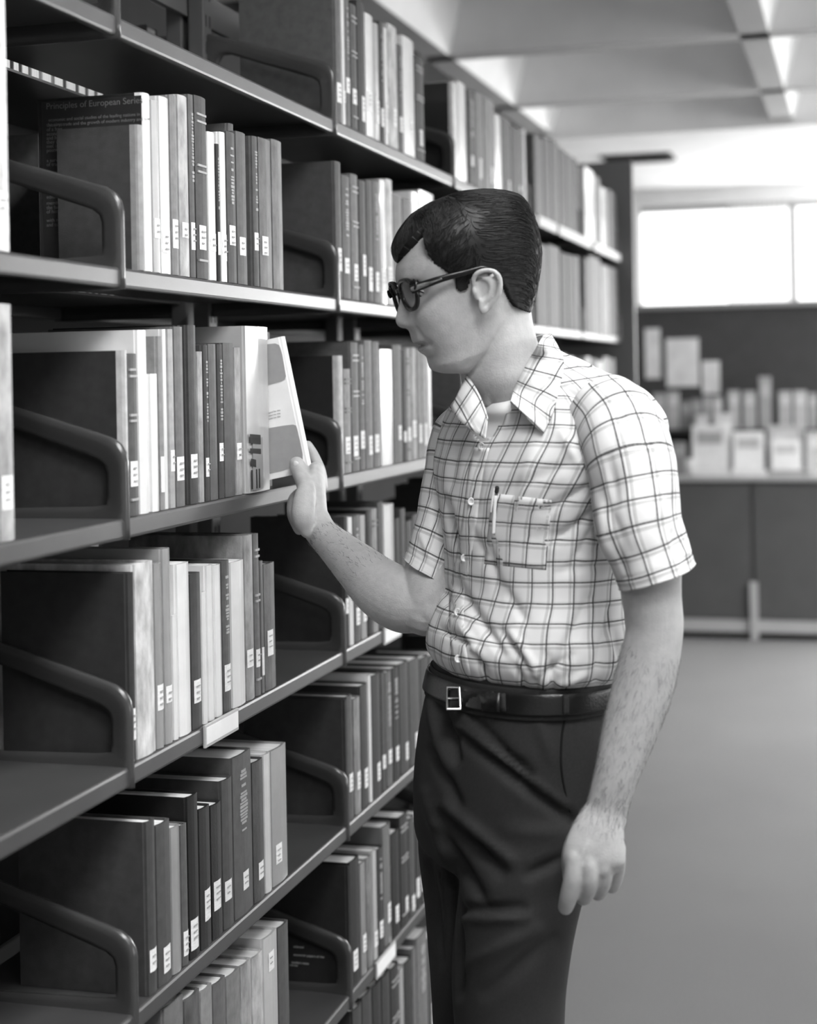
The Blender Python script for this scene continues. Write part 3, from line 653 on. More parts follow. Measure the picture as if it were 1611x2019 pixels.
def plaid_mat():
    M = mat('plaid_cotton', .80, .8, .15); nt = M.node_tree; B = nt.nodes['Principled BSDF']
    uv = nt.nodes.new('ShaderNodeUVMap'); uv.uv_map = 'UVMap'
    nz = nt.nodes.new('ShaderNodeTexNoise'); nz.inputs['Scale'].default_value = 9; nz.inputs['Detail'].default_value = 1
    nt.links.new(uv.outputs[0], nz.inputs['Vector'])
    sub = nt.nodes.new('ShaderNodeVectorMath'); sub.operation = 'SUBTRACT'; sub.inputs[1].default_value = (.5, .5, .5); nt.links.new(nz.outputs['Color'], sub.inputs[0])
    ma = nt.nodes.new('ShaderNodeVectorMath'); ma.operation = 'MULTIPLY_ADD'; ma.inputs[1].default_value = (.010, .010, 0)
    nt.links.new(sub.outputs[0], ma.inputs[0]); nt.links.new(uv.outputs[0], ma.inputs[2])
    sp = nt.nodes.new('ShaderNodeSeparateXYZ'); nt.links.new(ma.outputs[0], sp.inputs[0])
    def m(op, a, b=None, c=None):
        n = nt.nodes.new('ShaderNodeMath'); n.operation = op
        for i, q in enumerate((a, b, c)):
            if q is None: continue
            if isinstance(q, (int, float)): n.inputs[i].default_value = q
            else: nt.links.new(q, n.inputs[i])
        return n.outputs[0]
    def line(coord, period, off, wd, soft):
        f = m('FRACT', m('ADD', m('DIVIDE', coord, period), off))
        dd = m('ABSOLUTE', m('SUBTRACT', f, .5)); dd = m('MULTIPLY', dd, period)
        mr = nt.nodes.new('ShaderNodeMapRange'); mr.inputs[1].default_value = wd; mr.inputs[2].default_value = wd + soft; mr.inputs[3].default_value = 1; mr.inputs[4].default_value = 0
        nt.links.new(dd, mr.inputs[0]); return mr.outputs[0]
    PU, PV = .0315, .0285
    tot = None
    for coord, P in ((sp.outputs[0], PU), (sp.outputs[1], PV)):
        for off, wd, k in ((0, .0008, .88), (.16, .0005, .36), (.225, .0005, .28), (-.10, .0004, .14)):
            l = m('MULTIPLY', line(coord, P, off, wd, .0008), k)
            tot = l if tot is None else m('SUBTRACT', m('ADD', tot, l), m('MULTIPLY', tot, l))
    wv = nt.nodes.new('ShaderNodeTexNoise'); wv.inputs['Scale'].default_value = 420; nt.links.new(uv.outputs[0], wv.inputs['Vector'])
    tt = m('MULTIPLY', tot, m('ADD', .72, m('MULTIPLY', wv.outputs[0], .55)))
    mx = nt.nodes.new('ShaderNodeMix'); mx.data_type = 'RGBA'; mx.inputs[6].default_value = (.68, .68, .68, 1); mx.inputs[7].default_value = (.035, .035, .035, 1)
    mx.clamp_factor = True
    nt.links.new(tt, mx.inputs[0]); nt.links.new(mx.outputs[2], B.inputs['Base Color'])
    b = nt.nodes.new('ShaderNodeBump'); b.inputs['Strength'].default_value = .25; b.inputs['Distance'].default_value = .0015
    n3 = nt.nodes.new('ShaderNodeTexNoise'); n3.inputs['Scale'].default_value = 60; n3.inputs['Detail'].default_value = 4; nt.links.new(uv.outputs[0], n3.inputs['Vector'])
    nt.links.new(n3.outputs[0], b.inputs['Height']); nt.links.new(b.outputs[0], B.inputs['Normal'])
    return M
M_PLAID = plaid_mat()

MAN = empty('person', (0, 0, 0), 'man in checked short-sleeved shirt and dark trousers taking a book from the shelf', 'person')

def catmull(P, n):
    """P: list of numpy vectors; n samples through all of them"""
    P = [np.asarray(p, float) for p in P]; K = len(P) - 1; out = []
    for i in range(n):
        t = K * i / (n - 1); k = min(int(t), K - 1); u = t - k
        p0, p1, p2, p3 = P[max(k - 1, 0)], P[k], P[k + 1], P[min(k + 2, K)]
        if k == 0: p0 = 2 * p1 - p2
        if k + 2 > K: p3 = 2 * p2 - p1
        out.append(.5 * ((2 * p1) + (-p0 + p2) * u + (2 * p0 - 5 * p1 + 4 * p2 - p3) * u * u + (-p0 + 3 * p1 - 3 * p2 + p3) * u ** 3))
    return np.array(out)
def grid_faces(nr, nc, wrap=True, off=0):
    F = []
    for i in range(nr - 1):
        for j in range(nc if wrap else nc - 1):
            a = off + i * nc + j; b = off + i * nc + (j + 1) % nc; F.append((a, b, b + nc, a + nc))
    return F
def tube(pts, rad, n=14, m=40, ref=None, capped=True):
    """pts: Vectors; rad: list of (ra, rb) or r; returns V,F. ra is along 'ref' made perpendicular, rb the other way."""
    rad = [(r, r) if not isinstance(r, (tuple, list)) else r for r in rad]
    D = catmull([np.array(list(p) + list(r)) for p, r in zip(pts, rad)], m)
    C = D[:, :3]; R = np.maximum(D[:, 3:], .0008)
    T = np.gradient(C, axis=0); T /= np.linalg.norm(T, axis=1)[:, None]
    a = np.array(ref if ref is not None else (0, 0, 1), float)
    V = []; A = []
    for i in range(m):
        a = a - T[i] * a.dot(T[i]); a /= np.linalg.norm(a); b = np.cross(T[i], a); A.append((a.copy(), b))
    rings = []
    def ring(c, a, b, ra, rb): return [c + a * ra * cos(2 * pi * j / n) + b * rb * sin(2 * pi * j / n) for j in range(n)]
    if capped:
        for t in (75, 50, 25):
            q = radians(t); rings.append(ring(C[0] - T[0] * min(R[0]) * sin(q), A[0][0], A[0][1], R[0][0] * cos(q), R[0][1] * cos(q)))
    for i in range(m): rings.append(ring(C[i], A[i][0], A[i][1], R[i][0], R[i][1]))
    if capped:
        for t in (25, 50, 75):
            q = radians(t); rings.append(ring(C[-1] + T[-1] * min(R[-1]) * sin(q), A[-1][0], A[-1][1], R[-1][0] * cos(q), R[-1][1] * cos(q)))
    V = [v for r in rings for v in r]; F = grid_faces(len(rings), n)
    F.append(tuple(range(n))[::-1]); F.append(tuple(range(len(V) - n, len(V))))
    return V, F
def blob(c, ax, ay, az, n=16):
    """ellipsoid with axis vectors"""
    V, F = [], []
    for i in range(n + 1):
        th = pi * i / n
        for j in range(2 * n):
            p = 2 * pi * j / (2 * n); V.append(np.array(c) + np.array(ax) * sin(th) * cos(p) + np.array(ay) * sin(th) * sin(p) + np.array(az) * cos(th))
    return V, grid_faces(n + 1, 2 * n)
def remesh(parts, vox, smooth_it=4, sf=.5, name='body'):
    me = joinme('tmp', parts); bm = bmesh.new(); bm.from_mesh(me); bmesh.ops.remove_doubles(bm, verts=bm.verts, dist=1e-5); bmesh.ops.recalc_face_normals(bm, faces=bm.faces); bm.to_mesh(me); bm.free()
    o = bpy.data.objects.new('tmp', me); COL.objects.link(o)
    md = o.modifiers.new('r', 'REMESH'); md.mode = 'VOXEL'; md.voxel_size = vox; md.use_smooth_shade = True
    s = o.modifiers.new('s', 'SMOOTH'); s.iterations = smooth_it; s.factor = sf
    dg = bpy.context.evaluated_depsgraph_get(); r = bpy.data.meshes.new_from_object(o.evaluated_get(dg)); bpy.data.objects.remove(o)
    r.polygons.foreach_set('use_smooth', [True] * len(r.polygons)); r.name = name
    return r
def cn(v): return np.array(v, float)
R3, F3, U3 = cn(RT), cn(FW), cn(UP)
def q3(x, y, W): return cn(Q(x, y, W))
def px2(p, W): return p / F_PX * W                       # pixels -> metres at depth W

# ---- head frame: facing left, turned a little to the camera, chin down
WH = 2.27
YH, TH = radians(15), radians(17)
HC = q3(925, 565, WH)
face = -cos(YH) * R3 - sin(YH) * F3
hf = cos(TH) * face - sin(TH) * U3                       # forward
hu = cos(TH) * U3 + sin(TH) * face                       # up
hl = sin(YH) * R3 - cos(YH) * F3                         # his left (towards camera)
def head_st(x, y):
    """photograph pixel on the mid-sagittal plane -> (forward s, up t)"""
    d = cn(ray(x, y)); o = cn(CAM); k = (HC - o).dot(hl) / d.dot(hl); p = o + d * k - HC
    return p.dot(hf), p.dot(hu)
def hp(s, l, t): return HC + hf * s + hl * l + hu * t
FRONT = [(880, 413), (855, 421), (825, 440), (797, 476), (786, 512), (783, 532), (784, 546), (790, 560), (793, 572), (797, 590), (799, 610), (802, 628), (806, 645), (812, 658), (820, 672), (829, 685), (838, 697), (844, 707), (847, 716), (850, 725), (858, 732), (874, 736), (893, 737), (912, 736)]
NOSE = [(790, 560), (791, 572), (789, 590), (785, 606), (781, 622), (780, 633), (784, 642), (794, 648), (806, 647), (812, 655)]
LIPS = [(810, 652), (812, 664), (814, 673), (819, 677), (831, 681), (826, 686), (826, 692), (835, 698), (846, 704), (846, 711)]
BACK = [(880, 413), (905, 407), (935, 405), (965, 407), (1003, 418), (1028, 445), (1040, 482), (1040, 530), (1033, 580), (1018, 620), (1000, 650), (975, 680), (950, 706), (930, 724), (913, 736)]
def prof(P):
    S = [head_st(*p) for p in P]; S.sort(key=lambda q: q[1]); return np.array([q[1] for q in S]), np.array([q[0] for q in S])
ft, fs = prof(FRONT); nt_, ns = prof(NOSE); lpt, lps = prof(LIPS); bt, bs = prof(BACK)
T0, T1 = min(ft[0], bt[0]), max(ft[-1], bt[-1])
wt = [T0 - .002, T0 + .008, T0 + .022, T0 + .048, T0 + .08, T0 + .12, T0 + .16, T0 + .195, T1 - .02, T1 - .006, T1]
ww = [.018, .036, .047, .055, .061, .067, .072, .066, .040, .018, .003]
def head_grid(nr=150, nc=150, infl=0.0):
    V = []
    for i in range(nr):
        t = T0 + (T1 - T0) * (.5 - .5 * cos(pi * (.02 + .96 * i / (nr - 1)))) if True else 0
        f0 = np.interp(t, ft, fs); b0 = np.interp(t, bt, bs); w0 = np.interp(t, wt, ww)
        nose = max(0.0, np.interp(t, nt_, ns) - f0) if nt_[0] < t < nt_[-1] else 0.0
        c = (f0 + b0) / 2; hlen = max(.004, (f0 - b0) / 2)
        low = np.clip((t - T0) / .09, 0, 1)
        for j in range(nc):
            a = 2 * pi * j / nc; ca, sa = cos(a), sin(a)
            if ca > 0: e1, e2 = (.78 + .20 * float(np.clip((t - T0 - .15) / .04, 0, 1))), .95          # squarer face front
            else: e1, e2 = .92, .92
            s = c + hlen * np.sign(ca) * abs(ca) ** e1; l = w0 * np.sign(sa) * abs(sa) ** e2
            if ca > 0:
                al = abs(l)
                # nose: narrow bridge, wider tip with alar wings
                k = np.clip((t - nt_[0]) / (nt_[-1] - nt_[0]), 0, 1)
                sg = .0075 + .0075 * exp_(-((k - .22) / .22) ** 2)
                s += nose * np.exp(-(al / sg) ** 2.4)
                wing = np.exp(-((al - .0145) / .0045) ** 2) * np.exp(-((k - .20) / .10) ** 2); s += .006 * wing
                # eye sockets, brow ridge and cheekbone
                te = head_st(815, 580)[1]
                s -= .013 * np.exp(-((al - .030) / .015) ** 2) * np.exp(-((t - te) / .0125) ** 2)
                s += .0040 * np.exp(-((al - .030) / .010) ** 2) * np.exp(-((t - te + .001) / .0075) ** 2)
                s += .004 * np.exp(-((al - .028) / .020) ** 2) * np.exp(-((t - te - .021) / .007) ** 2)
                tc_ = te - .030
                s += .004 * np.exp(-((al - .045) / .016) ** 2) * np.exp(-((t - tc_) / .016) ** 2)
                # lips fade towards the mouth corners; mouth crease
                tm = head_st(829, 680)[1]
                if lpt[0] < t < lpt[-1]: s += (np.interp(t, lpt, lps) - f0) * np.exp(-(al / .0195) ** 3)
                s -= .0030 * np.exp(-((t - tm) / .0015) ** 2) * np.exp(-(al / .023) ** 4)
                s -= .0025 * np.exp(-((al - .026) / .006) ** 2) * np.exp(-((t - tm) / .006) ** 2)
                # nasolabial fold
                tn = head_st(818, 655)[1]
                s -= .003 * np.exp(-((al - .022 - (tn - t) * .25) / .0030) ** 2) * np.exp(-((t - tn) / .014) ** 2)
                # nostril
                s -= .005 * np.exp(-((al - .0075) / .0035) ** 2) * np.exp(-((t - head_st(802, 648)[1]) / .003) ** 2)
            V.append(hp(s + infl * ca, l + infl * sa, t))
    F = grid_faces(nr, nc)
    F.append(tuple(range(nc))[::-1]); F.append(tuple(range(len(V) - nc, len(V))))
    return V, F
exp_ = math.exp
HEADG = head_grid()
parts = [HEADG]
# neck
def neck_ring(y, xl, xr, rd, W, n=40, tilt=0.0):
    c = q3((xl + xr) / 2, y, W); h = px2((xr - xl) / 2, W)
    return c, h, rd
NK = [(612, 938, 1046, .050, 2.285), (650, 925, 1050, .054, 2.285), (690, 918, 1060, .056, 2.285), (722, 908, 1070, .058, 2.288), (745, 914, 1080, .060, 2.29), (768, 930, 1092, .062, 2.295), (790, 950, 1106, .066, 2.30), (830, 955, 1130, .080, 2.305), (870, 930, 1150, .09, 2.31)]
D = catmull([np.array(list(q3((a + b) / 2, y, W)) + [px2((b - a) / 2, W), rd]) for y, a, b, rd, W in NK], 40)
nv = []
for row_ in D:
    for j in range(44):
        a = 2 * pi * j / 44; ca = cos(a); k = -.10 * max(0, -ca) * 0
        nv.append(row_[:3] + R3 * row_[3] * ca * (1 if ca > 0 else 1) + F3 * row_[4] * sin(a) + U3 * .012 * ca)
nf = grid_faces(40, 44); nf.append(tuple(range(44))[::-1]); nf.append(tuple(range(39 * 44, 40 * 44)))
parts.append((nv, nf))
# sternomastoid cord and adam's apple
parts.append(tube([q3(985, 630, 2.247), q3(984, 690, 2.243), q3(972, 745, 2.248), q3(962, 790, 2.262)], [.010, .012, .012, .010], m=24))
# ear: built on the side of the head from rolled tubes
def ear():
    P = []
    Wl = .0735
    def e(x, y, out):
        s, t = head_st2(x, y); return hp(s, Wl + out, t)
    def head_st2(x, y):
        d = cn(ray(x, y)); o = cn(CAM); k = (HC + hl * (Wl + .008) - o).dot(hl) / d.dot(hl); p = o + d * k - HC
        return p.dot(hf), p.dot(hu)
    helix = [(937, 566, .003), (934, 553, .006), (938, 541, .010), (948, 535, .014), (960, 534, .017), (971, 538, .019), (979, 549, .020), (981, 563, .0195), (979, 579, .018), (973, 593, .015), (966, 605, .012)]
    P.append(tube([e(*h) for h in helix], [.0034, .0036, .0036, .0036, .0036, .0038, .004, .004, .0038, .0036, .0034], n=10, m=60))
    anti = [(952, 549, .009), (960, 552, .011), (966, 562, .0125), (966, 575, .012), (961, 588, .0105), (953, 594, .009)]
    P.append(tube([e(*h) for h in anti], [.0025, .003, .0034, .0034, .0032, .003], n=10, m=40))
    lobe = [(953, 595, .008), (951, 604, .008), (950, 612, .0075)]
    P.append(tube([e(*h) for h in lobe], [(.0065, .003), (.0058, .0032), (.004, .003)], n=12, m=14, ref=hf))
    P.append(tube([e(966, 605, .011), e(958, 613, .009), e(951, 616, .007)], [.0034, .0036, .003], n=10, m=16))
    tragus = [(937, 566, .002), (938, 576, .005), (941, 586, .004)]
    P.append(tube([e(*h) for h in tragus], [.004, .0045, .004], n=10, m=14))
    # back plate of the ear, angled out from the head
    q = [e(945, 545, .003), e(975, 545, .015), e(977, 580, .013), e(962, 604, .008), e(944, 596, .001), e(938, 570, -.002)]
    c = sum(q) / 6
    V = [p + hl * .0018 for p in q] + [p - hl * .0030 for p in q]
    F = [(0, 1, 2, 3, 4, 5), (11, 10, 9, 8, 7, 6)] + [(k, (k + 1) % 6, 6 + (k + 1) % 6, 6 + k) for k in range(6)]
    P.append((V, F))
    P.append(tube([e(975, 548, .004), e(974, 570, .004), e(962, 598, .002)], [.007, .008, .006], n=10, m=20))
    return P
parts += ear()
# ---- right arm (far arm, reaching for the book)
def P_(x, y, W): return q3(x, y, W)
parts.append(tube([P_(925, 870, 2.45), P_(905, 960, 2.43), P_(872, 1075, 2.39), P_(848, 1165, 2.365), P_(836, 1205, 2.36)],
                  [(.058, .052), (.054, .05), (.046, .044), (.042, .042), (.036, .036)], n=24, m=40, ref=R3))
fa = [P_(846, 1196, 2.355), P_(800, 1187, 2.375), P_(752, 1160, 2.40), P_(705, 1118, 2.44), P_(662, 1078, 2.49), P_(634, 1050, 2.53), P_(616, 1022, 2.555)]
parts.append(tube(fa, [(.034, .034), (.046, .042), (.0445, .041), (.0365, .034), (.0285, .028), (.0245, .026), (.0245, .028)], n=28, m=60, ref=U3))
# hand of the right arm: palm, thumb in front of the cover, four fingers behind it
parts.append(tube([P_(628, 1046, 2.54), P_(617, 1015, 2.56), P_(616, 980, 2.58), P_(622, 950, 2.60), P_(624, 928, 2.605)],
                  [(.0225, .024), (.0235, .030), (.022, .036), (.0165, .038), (.013, .034)], n=24, m=30, ref=R3))
parts.append(tube([P_(606, 1046, 2.515), P_(598, 1018, 2.515), P_(600, 985, 2.53), P_(603, 960, 2.545)], [(.012, .012), (.0185, .017), (.0175, .015), (.012, .012)], n=18, m=24, ref=R3))   # thenar
parts.append(tube([P_(590, 1040, 2.575), P_(579, 1012, 2.60), P_(579, 985, 2.61), P_(590, 968, 2.61)], [(.010, .014), (.011, .016), (.009, .014), (.006, .010)], n=16, m=20, ref=R3))      # heel of the hand behind
parts.append(tube([P_(606, 990, 2.535), P_(604, 965, 2.545), P_(598, 945, 2.573), P_(589, 924, 2.588), P_(585, 915, 2.592)], [.0148, .0142, .0140, .0138, .0122], n=16, m=30))    # thumb
BH = 2.603   # depth plane just behind the held book
parts.append(tube([P_(634, 960, 2.605), P_(631, 930, 2.625), P_(618, 898, 2.638), P_(607, 878, 2.642)], [.0105, .0098, .009, .0078], n=14, m=26))      # index
parts.append(tube([P_(631, 968, 2.615), P_(625, 935, 2.650), P_(608, 898, 2.662), P_(596, 872, 2.664)], [.0105, .010, .009, .008], n=14, m=26))
parts.append(tube([P_(622, 975, 2.630), P_(612, 940, 2.66), P_(596, 905, 2.672), P_(584, 882, 2.675)], [.0105, .0095, .009, .0078], n=14, m=26))
parts.append(tube([P_(610, 985, 2.635), P_(598, 955, 2.665), P_(584, 925, 2.68), P_(572, 905, 2.683)], [.0095, .0085, .008, .007], n=14, m=26))
# ---- left arm (near arm, hanging)
parts.append(tube([P_(1232, 860, 2.14), P_(1262, 960, 2.11), P_(1277, 1080, 2.09), P_(1284, 1170, 2.085), P_(1290, 1245, 2.085), P_(1270, 1345, 2.08), P_(1241, 1440, 2.075), P_(1217, 1520, 2.07), P_(1199, 1585, 2.07), P_(1192, 1615, 2.068)],
                  [(.052, .05), (.048, .048), (.043, .045), (.0385, .043), (.0365, .042), (.0385, .038), (.0345, .033), (.0285, .026), (.0262, .021), (.028, .020)], n=32, m=110, ref=R3))
parts.append(blob(P_(1312, 1262, 2.10), R3 * .020, F3 * .022, U3 * .034))
kn = lambda x, y, W: P_(x, y, W)
parts.append(tube([kn(1190, 1605, 2.068), kn(1178, 1650, 2.06), kn(1172, 1690, 2.056), kn(1172, 1708, 2.060)], [(.027, .018), (.0355, .0175), (.0400, .0160), (.0385, .0125)], n=28, m=40, ref=R3))
# knuckles and fingers
parts.append(tube([kn(1136, 1690, 2.054), kn(1131, 1730, 2.052), kn(1122, 1765, 2.060), kn(1115, 1789, 2.072)], [.0135, .0128, .0118, .0098], n=16, m=30))         # index
parts.append(tube([kn(1163, 1692, 2.052), kn(1162, 1728, 2.050), kn(1158, 1752, 2.060), kn(1151, 1768, 2.078), kn(1149, 1766, 2.098)], [.0135, .0124, .0116, .0108, .0095], n=16, m=34))
parts.append(tube([kn(1191, 1690, 2.056), kn(1191, 1722, 2.058), kn(1187, 1745, 2.068), kn(1180, 1760, 2.084), kn(1178, 1759, 2.103)], [.0128, .0116, .0107, .0100, .009], n=16, m=34))
parts.append(tube([kn(1216, 1672, 2.068), kn(1217, 1706, 2.070), kn(1214, 1730, 2.079), kn(1207, 1747, 2.092), kn(1205, 1747, 2.108)], [.0120, .0104, .0096, .009, .008], n=16, m=34))
parts.append(tube([kn(1150, 1632, 2.085), kn(1130, 1680, 2.10), kn(1126, 1725, 2.108), kn(1130, 1760, 2.108)], [.014, .0145, .0115, .009], n=16, m=30))        # thumb, behind
for (x, y, W_) in ((1136, 1706, 2.0475), (1163, 1712, 2.0445), (1190, 1706, 2.0485), (1214, 1690, 2.060)):
    parts.append(blob(P_(x, y, W_), R3 * .0105, F3 * .008, U3 * .016, 10))
for (x0, x1) in ((1175, 1138), (1182, 1164), (1190, 1189)):
    parts.append(tube([kn(x0, 1625, 2.056), kn((x0 + x1) / 2, 1665, 2.0455), kn(x1, 1700, 2.044)], [.003, .0042, .004], n=8, m=16))
# hidden trunk so the body is one figure
parts.append(tube([P_(1040, 860, 2.31), P_(1050, 1000, 2.31), P_(1045, 1200, 2.30), P_(1030, 1350, 2.30)], [(.07, .085), (.08, .10), (.08, .10), (.08, .10)], n=24, m=24, ref=R3))
parts.append(tube([P_(1220, 868, 2.17), P_(1080, 860, 2.30), P_(935, 880, 2.43)], [.046, .06, .046], n=20, m=24))
body = link('body', remesh(parts, .0021, 3, .5), M_SKIN, MAN)
# lips and brow tone, thumbnail
lipm = mat('lip_skin', .27, .45, .4, noise_amt=.08, nscale=200)
body.data.materials.append(lipm)
mats = np.zeros(len(body.data.polygons), np.int32)
tm = head_st(829, 680)[1]
cen = np.zeros(len(mats) * 3); body.data.polygons.foreach_get('center', cen); cen = cen.reshape(-1, 3) - HC
S_, L_, T_ = cen @ hf, cen @ hl, cen @ hu
fr = np.interp(T_, ft, fs)
lip = (np.abs(L_) < .022) & (T_ > tm - .0085) & (T_ < tm + .0060) & (S_ > fr - .014) & (((T_ - tm) / .0085) ** 2 + (L_ / .024) ** 2 < 1)
mats[lip] = 1; body.data.polygons.foreach_set('material_index', mats)

rs0 = np.random.RandomState(9)
def arm_hair(path, rad, n, out):
    D = catmull([np.array(list(p) + [r]) for p, r in zip(path, rad)], 60); T = np.gradient(D[:, :3], axis=0)
    bt_ = BVHTree.FromPolygons([v.co.copy() for v in body.data.vertices], [tuple(p.vertices) for p in body.data.polygons])
    for _ in range(n):
        i = rs0.randint(2, 58); t = T[i] / np.linalg.norm(T[i]); d = rs0.randn(3); d -= t * d.dot(t); d /= np.linalg.norm(d)
        h = bt_.ray_cast(Vector(D[i, :3] + d * .12), Vector(-d), .2)
        if h[0] is None: continue
        p = cn(h[0]); nrm = cn(h[1]); g = t * .9 + nrm * .35 + rs0.randn(3) * .25; g -= nrm * (g.dot(nrm) - .12); g /= np.linalg.norm(g); L = rs0.uniform(.006, .012)
        out.append((p, p + g * L * .5 + nrm * .0008, p + g * L))
AH = []
arm_hair([P_(1283, 1270, 2.08), P_(1262, 1350, 2.08), P_(1241, 1440, 2.075), P_(1205, 1560, 2.07), P_(1180, 1650, 2.06)], [.03] * 5, 1500, AH)
arm_hair([P_(745, 1155, 2.40), P_(705, 1118, 2.44), P_(650, 1070, 2.51), P_(640, 1058, 2.52)], [.03] * 4, 420, AH)
av, af = [], []
for a_, b2, c2 in AH:
    k = len(av); e_ = np.cross(b2 - a_, VW) if False else np.cross(b2 - a_, F3); e_ = e_ / (np.linalg.norm(e_) + 1e-9) * .00016
    av += [a_ - e_, a_ + e_, b2 + e_ * .8, b2 - e_ * .8, c2]; af += [(k, k + 1, k + 2, k + 3), (k + 3, k + 2, k + 4)]
ah = link('arm_hair', mesh('arm_hair', av, af), mat('arm_hair_dark', .13, .6, .2), body); ah['kind'] = 'stuff'
nv_, nf_ = blob(P_(585.5, 919, 2.5790), R3 * .0062 - U3 * .001, F3 * .0022, U3 * .0085 - R3 * .002, 10)
link('thumbnail', mesh('thumbnail', nv_, nf_, True), mat('nail', .52, .25, .5), body)

# ---- hair: a shell over the skull cut at the hairline, with combed strands
HFRONT = [(895, 381), (872, 388), (849, 399), (812, 422), (786, 458), (775, 490), (776, 503), (782, 517), (790, 540), (800, 600)]
HBACK = [(895, 381), (915, 377), (949, 374), (978, 375), (1002, 379), (1024, 388), (1044, 420), (1058, 470), (1062, 504), (1060, 535), (1055, 565), (1048, 604), (1040, 622), (1010, 660)]
hft, hfs = prof(HFRONT); hbt, hbs = prof(HBACK)
HT1 = max(hft[-1], hbt[-1])
def smooth1(ta, sa, sig=.0045):
    T_ = np.linspace(ta[0], ta[-1], 400); S = np.interp(T_, ta, sa); k = max(1, int(sig / (T_[1] - T_[0]))); g = np.exp(-.5 * (np.arange(-3 * k, 3 * k + 1) / k) ** 2); g /= g.sum()
    P = np.concatenate([np.full(3 * k, S[0]), S, np.full(3 * k, S[-1])]); G = np.convolve(P, g, 'valid')
    w_ = np.clip((ta[-1] - .006 - T_) / .012, 0, 1); return T_, S * (1 - w_) + G * w_
hft, hfs = smooth1(hft, hfs); hbt, hbs = smooth1(hbt, hbs)
def hw(t):
    tk = T0 + .165
    if t > tk: return .003 + .0765 * max(0.0, 1 - ((t - tk) / (HT1 - tk)) ** 2.3) ** .5
    return float(np.interp(t, [T0 + .05, T0 + .10, T0 + .135, tk], [.057, .068, .0755, .0795]))
HPOLY = [(765, 492), (770, 505), (782, 521), (786, 503), (797, 484), (812, 468), (826, 453), (840, 440), (846, 436), (838, 448), (834, 462), (836, 482), (843, 500), (857, 519), (884, 537), (897, 548), (898, 566), (906, 574), (920, 572), (928, 548), (946, 534), (962, 532), (980, 541), (990, 553), (1004, 580), (1012, 598), (1022, 607), (1046, 616), (1110, 620), (1110, 340), (760, 340)]
def inpoly(x, y, P):
    c = False; n = len(P); j = n - 1
    for i in range(n):
        if ((P[i][1] > y) != (P[j][1] > y)) and (x < (P[j][0] - P[i][0]) * (y - P[i][1]) / (P[j][1] - P[i][1]) + P[i][0]): c = not c
        j = i
    return c
def hair_pt(t, a, infl=0.0):
    f0 = np.interp(t, hft, hfs); b0 = np.interp(t, hbt, hbs); w0 = hw(t); c = (f0 + b0) / 2; h = (f0 - b0) / 2
    ca, sa = cos(a), sin(a)
    e = .86 if ca > 0 else .9
    # the parting: hair lifts slightly on the crown side of it
    return hp(c + (h + infl) * np.sign(ca) * abs(ca) ** e, (w0 + infl) * np.sign(sa) * abs(sa) ** .92, t + infl * .3)
def hair_mask(p):
    d = p - HC; l = d.dot(hl); q = p if l > 0 else p - hl * 2 * l
    x, y = proj(q); return inpoly(x, y, HPOLY)
NR, NC = 190, 260
HV = []; tmin = head_st(1040, 625)[1] - .02
for i in range(NR):
    t = tmin + (HT1 - tmin) * sin(pi / 2 * i / (NR - 1))
    for j in range(NC):
        a = 2 * pi * j / NC
        p = hair_pt(t, a)
        nz = noise.noise(Vector((a * 14 + t * 55, t * 40 - a * 3, 2.0)))
        p = p + (p - HC) / np.linalg.norm(p - HC) * (.0007 * nz)
        HV.append(p)
HF = []
for f in grid_faces(NR, NC):
    c = sum(HV[k] for k in f) / 4
    if hair_mask(c): HF.append(f)
HF.append(tuple(range((NR - 1) * NC, NR * NC)))
me = mesh('hair', HV, HF, True); bm = bmesh.new(); bm.from_mesh(me)
bmesh.ops.delete(bm, geom=[v for v in bm.verts if not v.link_faces], context='VERTS')
bmesh.ops.recalc_face_normals(bm, faces=bm.faces)
# close the shell inwards so the hair has thickness down to the scalp
bnd = [e for e in bm.edges if len(e.link_faces) == 1]
r = bmesh.ops.extrude_edge_only(bm, edges=bnd)
for v in [g for g in r['geom'] if isinstance(g, bmesh.types.BMVert)]:
    d = (Vector(HC) - v.co); v.co += d.normalized() * .014
bm.to_mesh(me); bm.free()
hair = link('hair', me, M_HAIR, MAN)
# combed strands, one mesh
rs = np.random.RandomState(4)
SV, SF = [], []
def strand(P, r):
    b = len(SV); n = len(P)
    for i, p in enumerate(P):
        rr_ = r * (1 - .75 * (i / (n - 1)) ** 2)
        tdir = P[min(i + 1, n - 1)] - P[max(i - 1, 0)]; tdir = tdir / (np.linalg.norm(tdir) + 1e-9)
        o = p - HC; o = o / np.linalg.norm(o); sd = np.cross(tdir, o)
        SV.extend([p + o * rr_ * .6, p + sd * rr_ - o * rr_ * .4, p - sd * rr_ - o * rr_ * .4])
    for i in range(n - 1):
        for k in range(3):
            a, c = b + 3 * i + k, b + 3 * i + (k + 1) % 3; SF.append((a, c, c + 3, a + 3))
def surf_r(p):
    """push a point to the hair surface (radially, by iterating on t and angle)"""
    d = p - HC; t = min(d.dot(hu), HT1 - .0006); s, l = d.dot(hf), d.dot(hl)
    f0 = np.interp(t, hft, hfs); b0 = np.interp(t, hbt, hbs); c = (f0 + b0) / 2; h = (f0 - b0) / 2; w0 = hw(t)
    a = atan2(l / max(w0, .004), (s - c) / max(h, .004)); return t, a
count = 0
partx = head_st(845, 436)
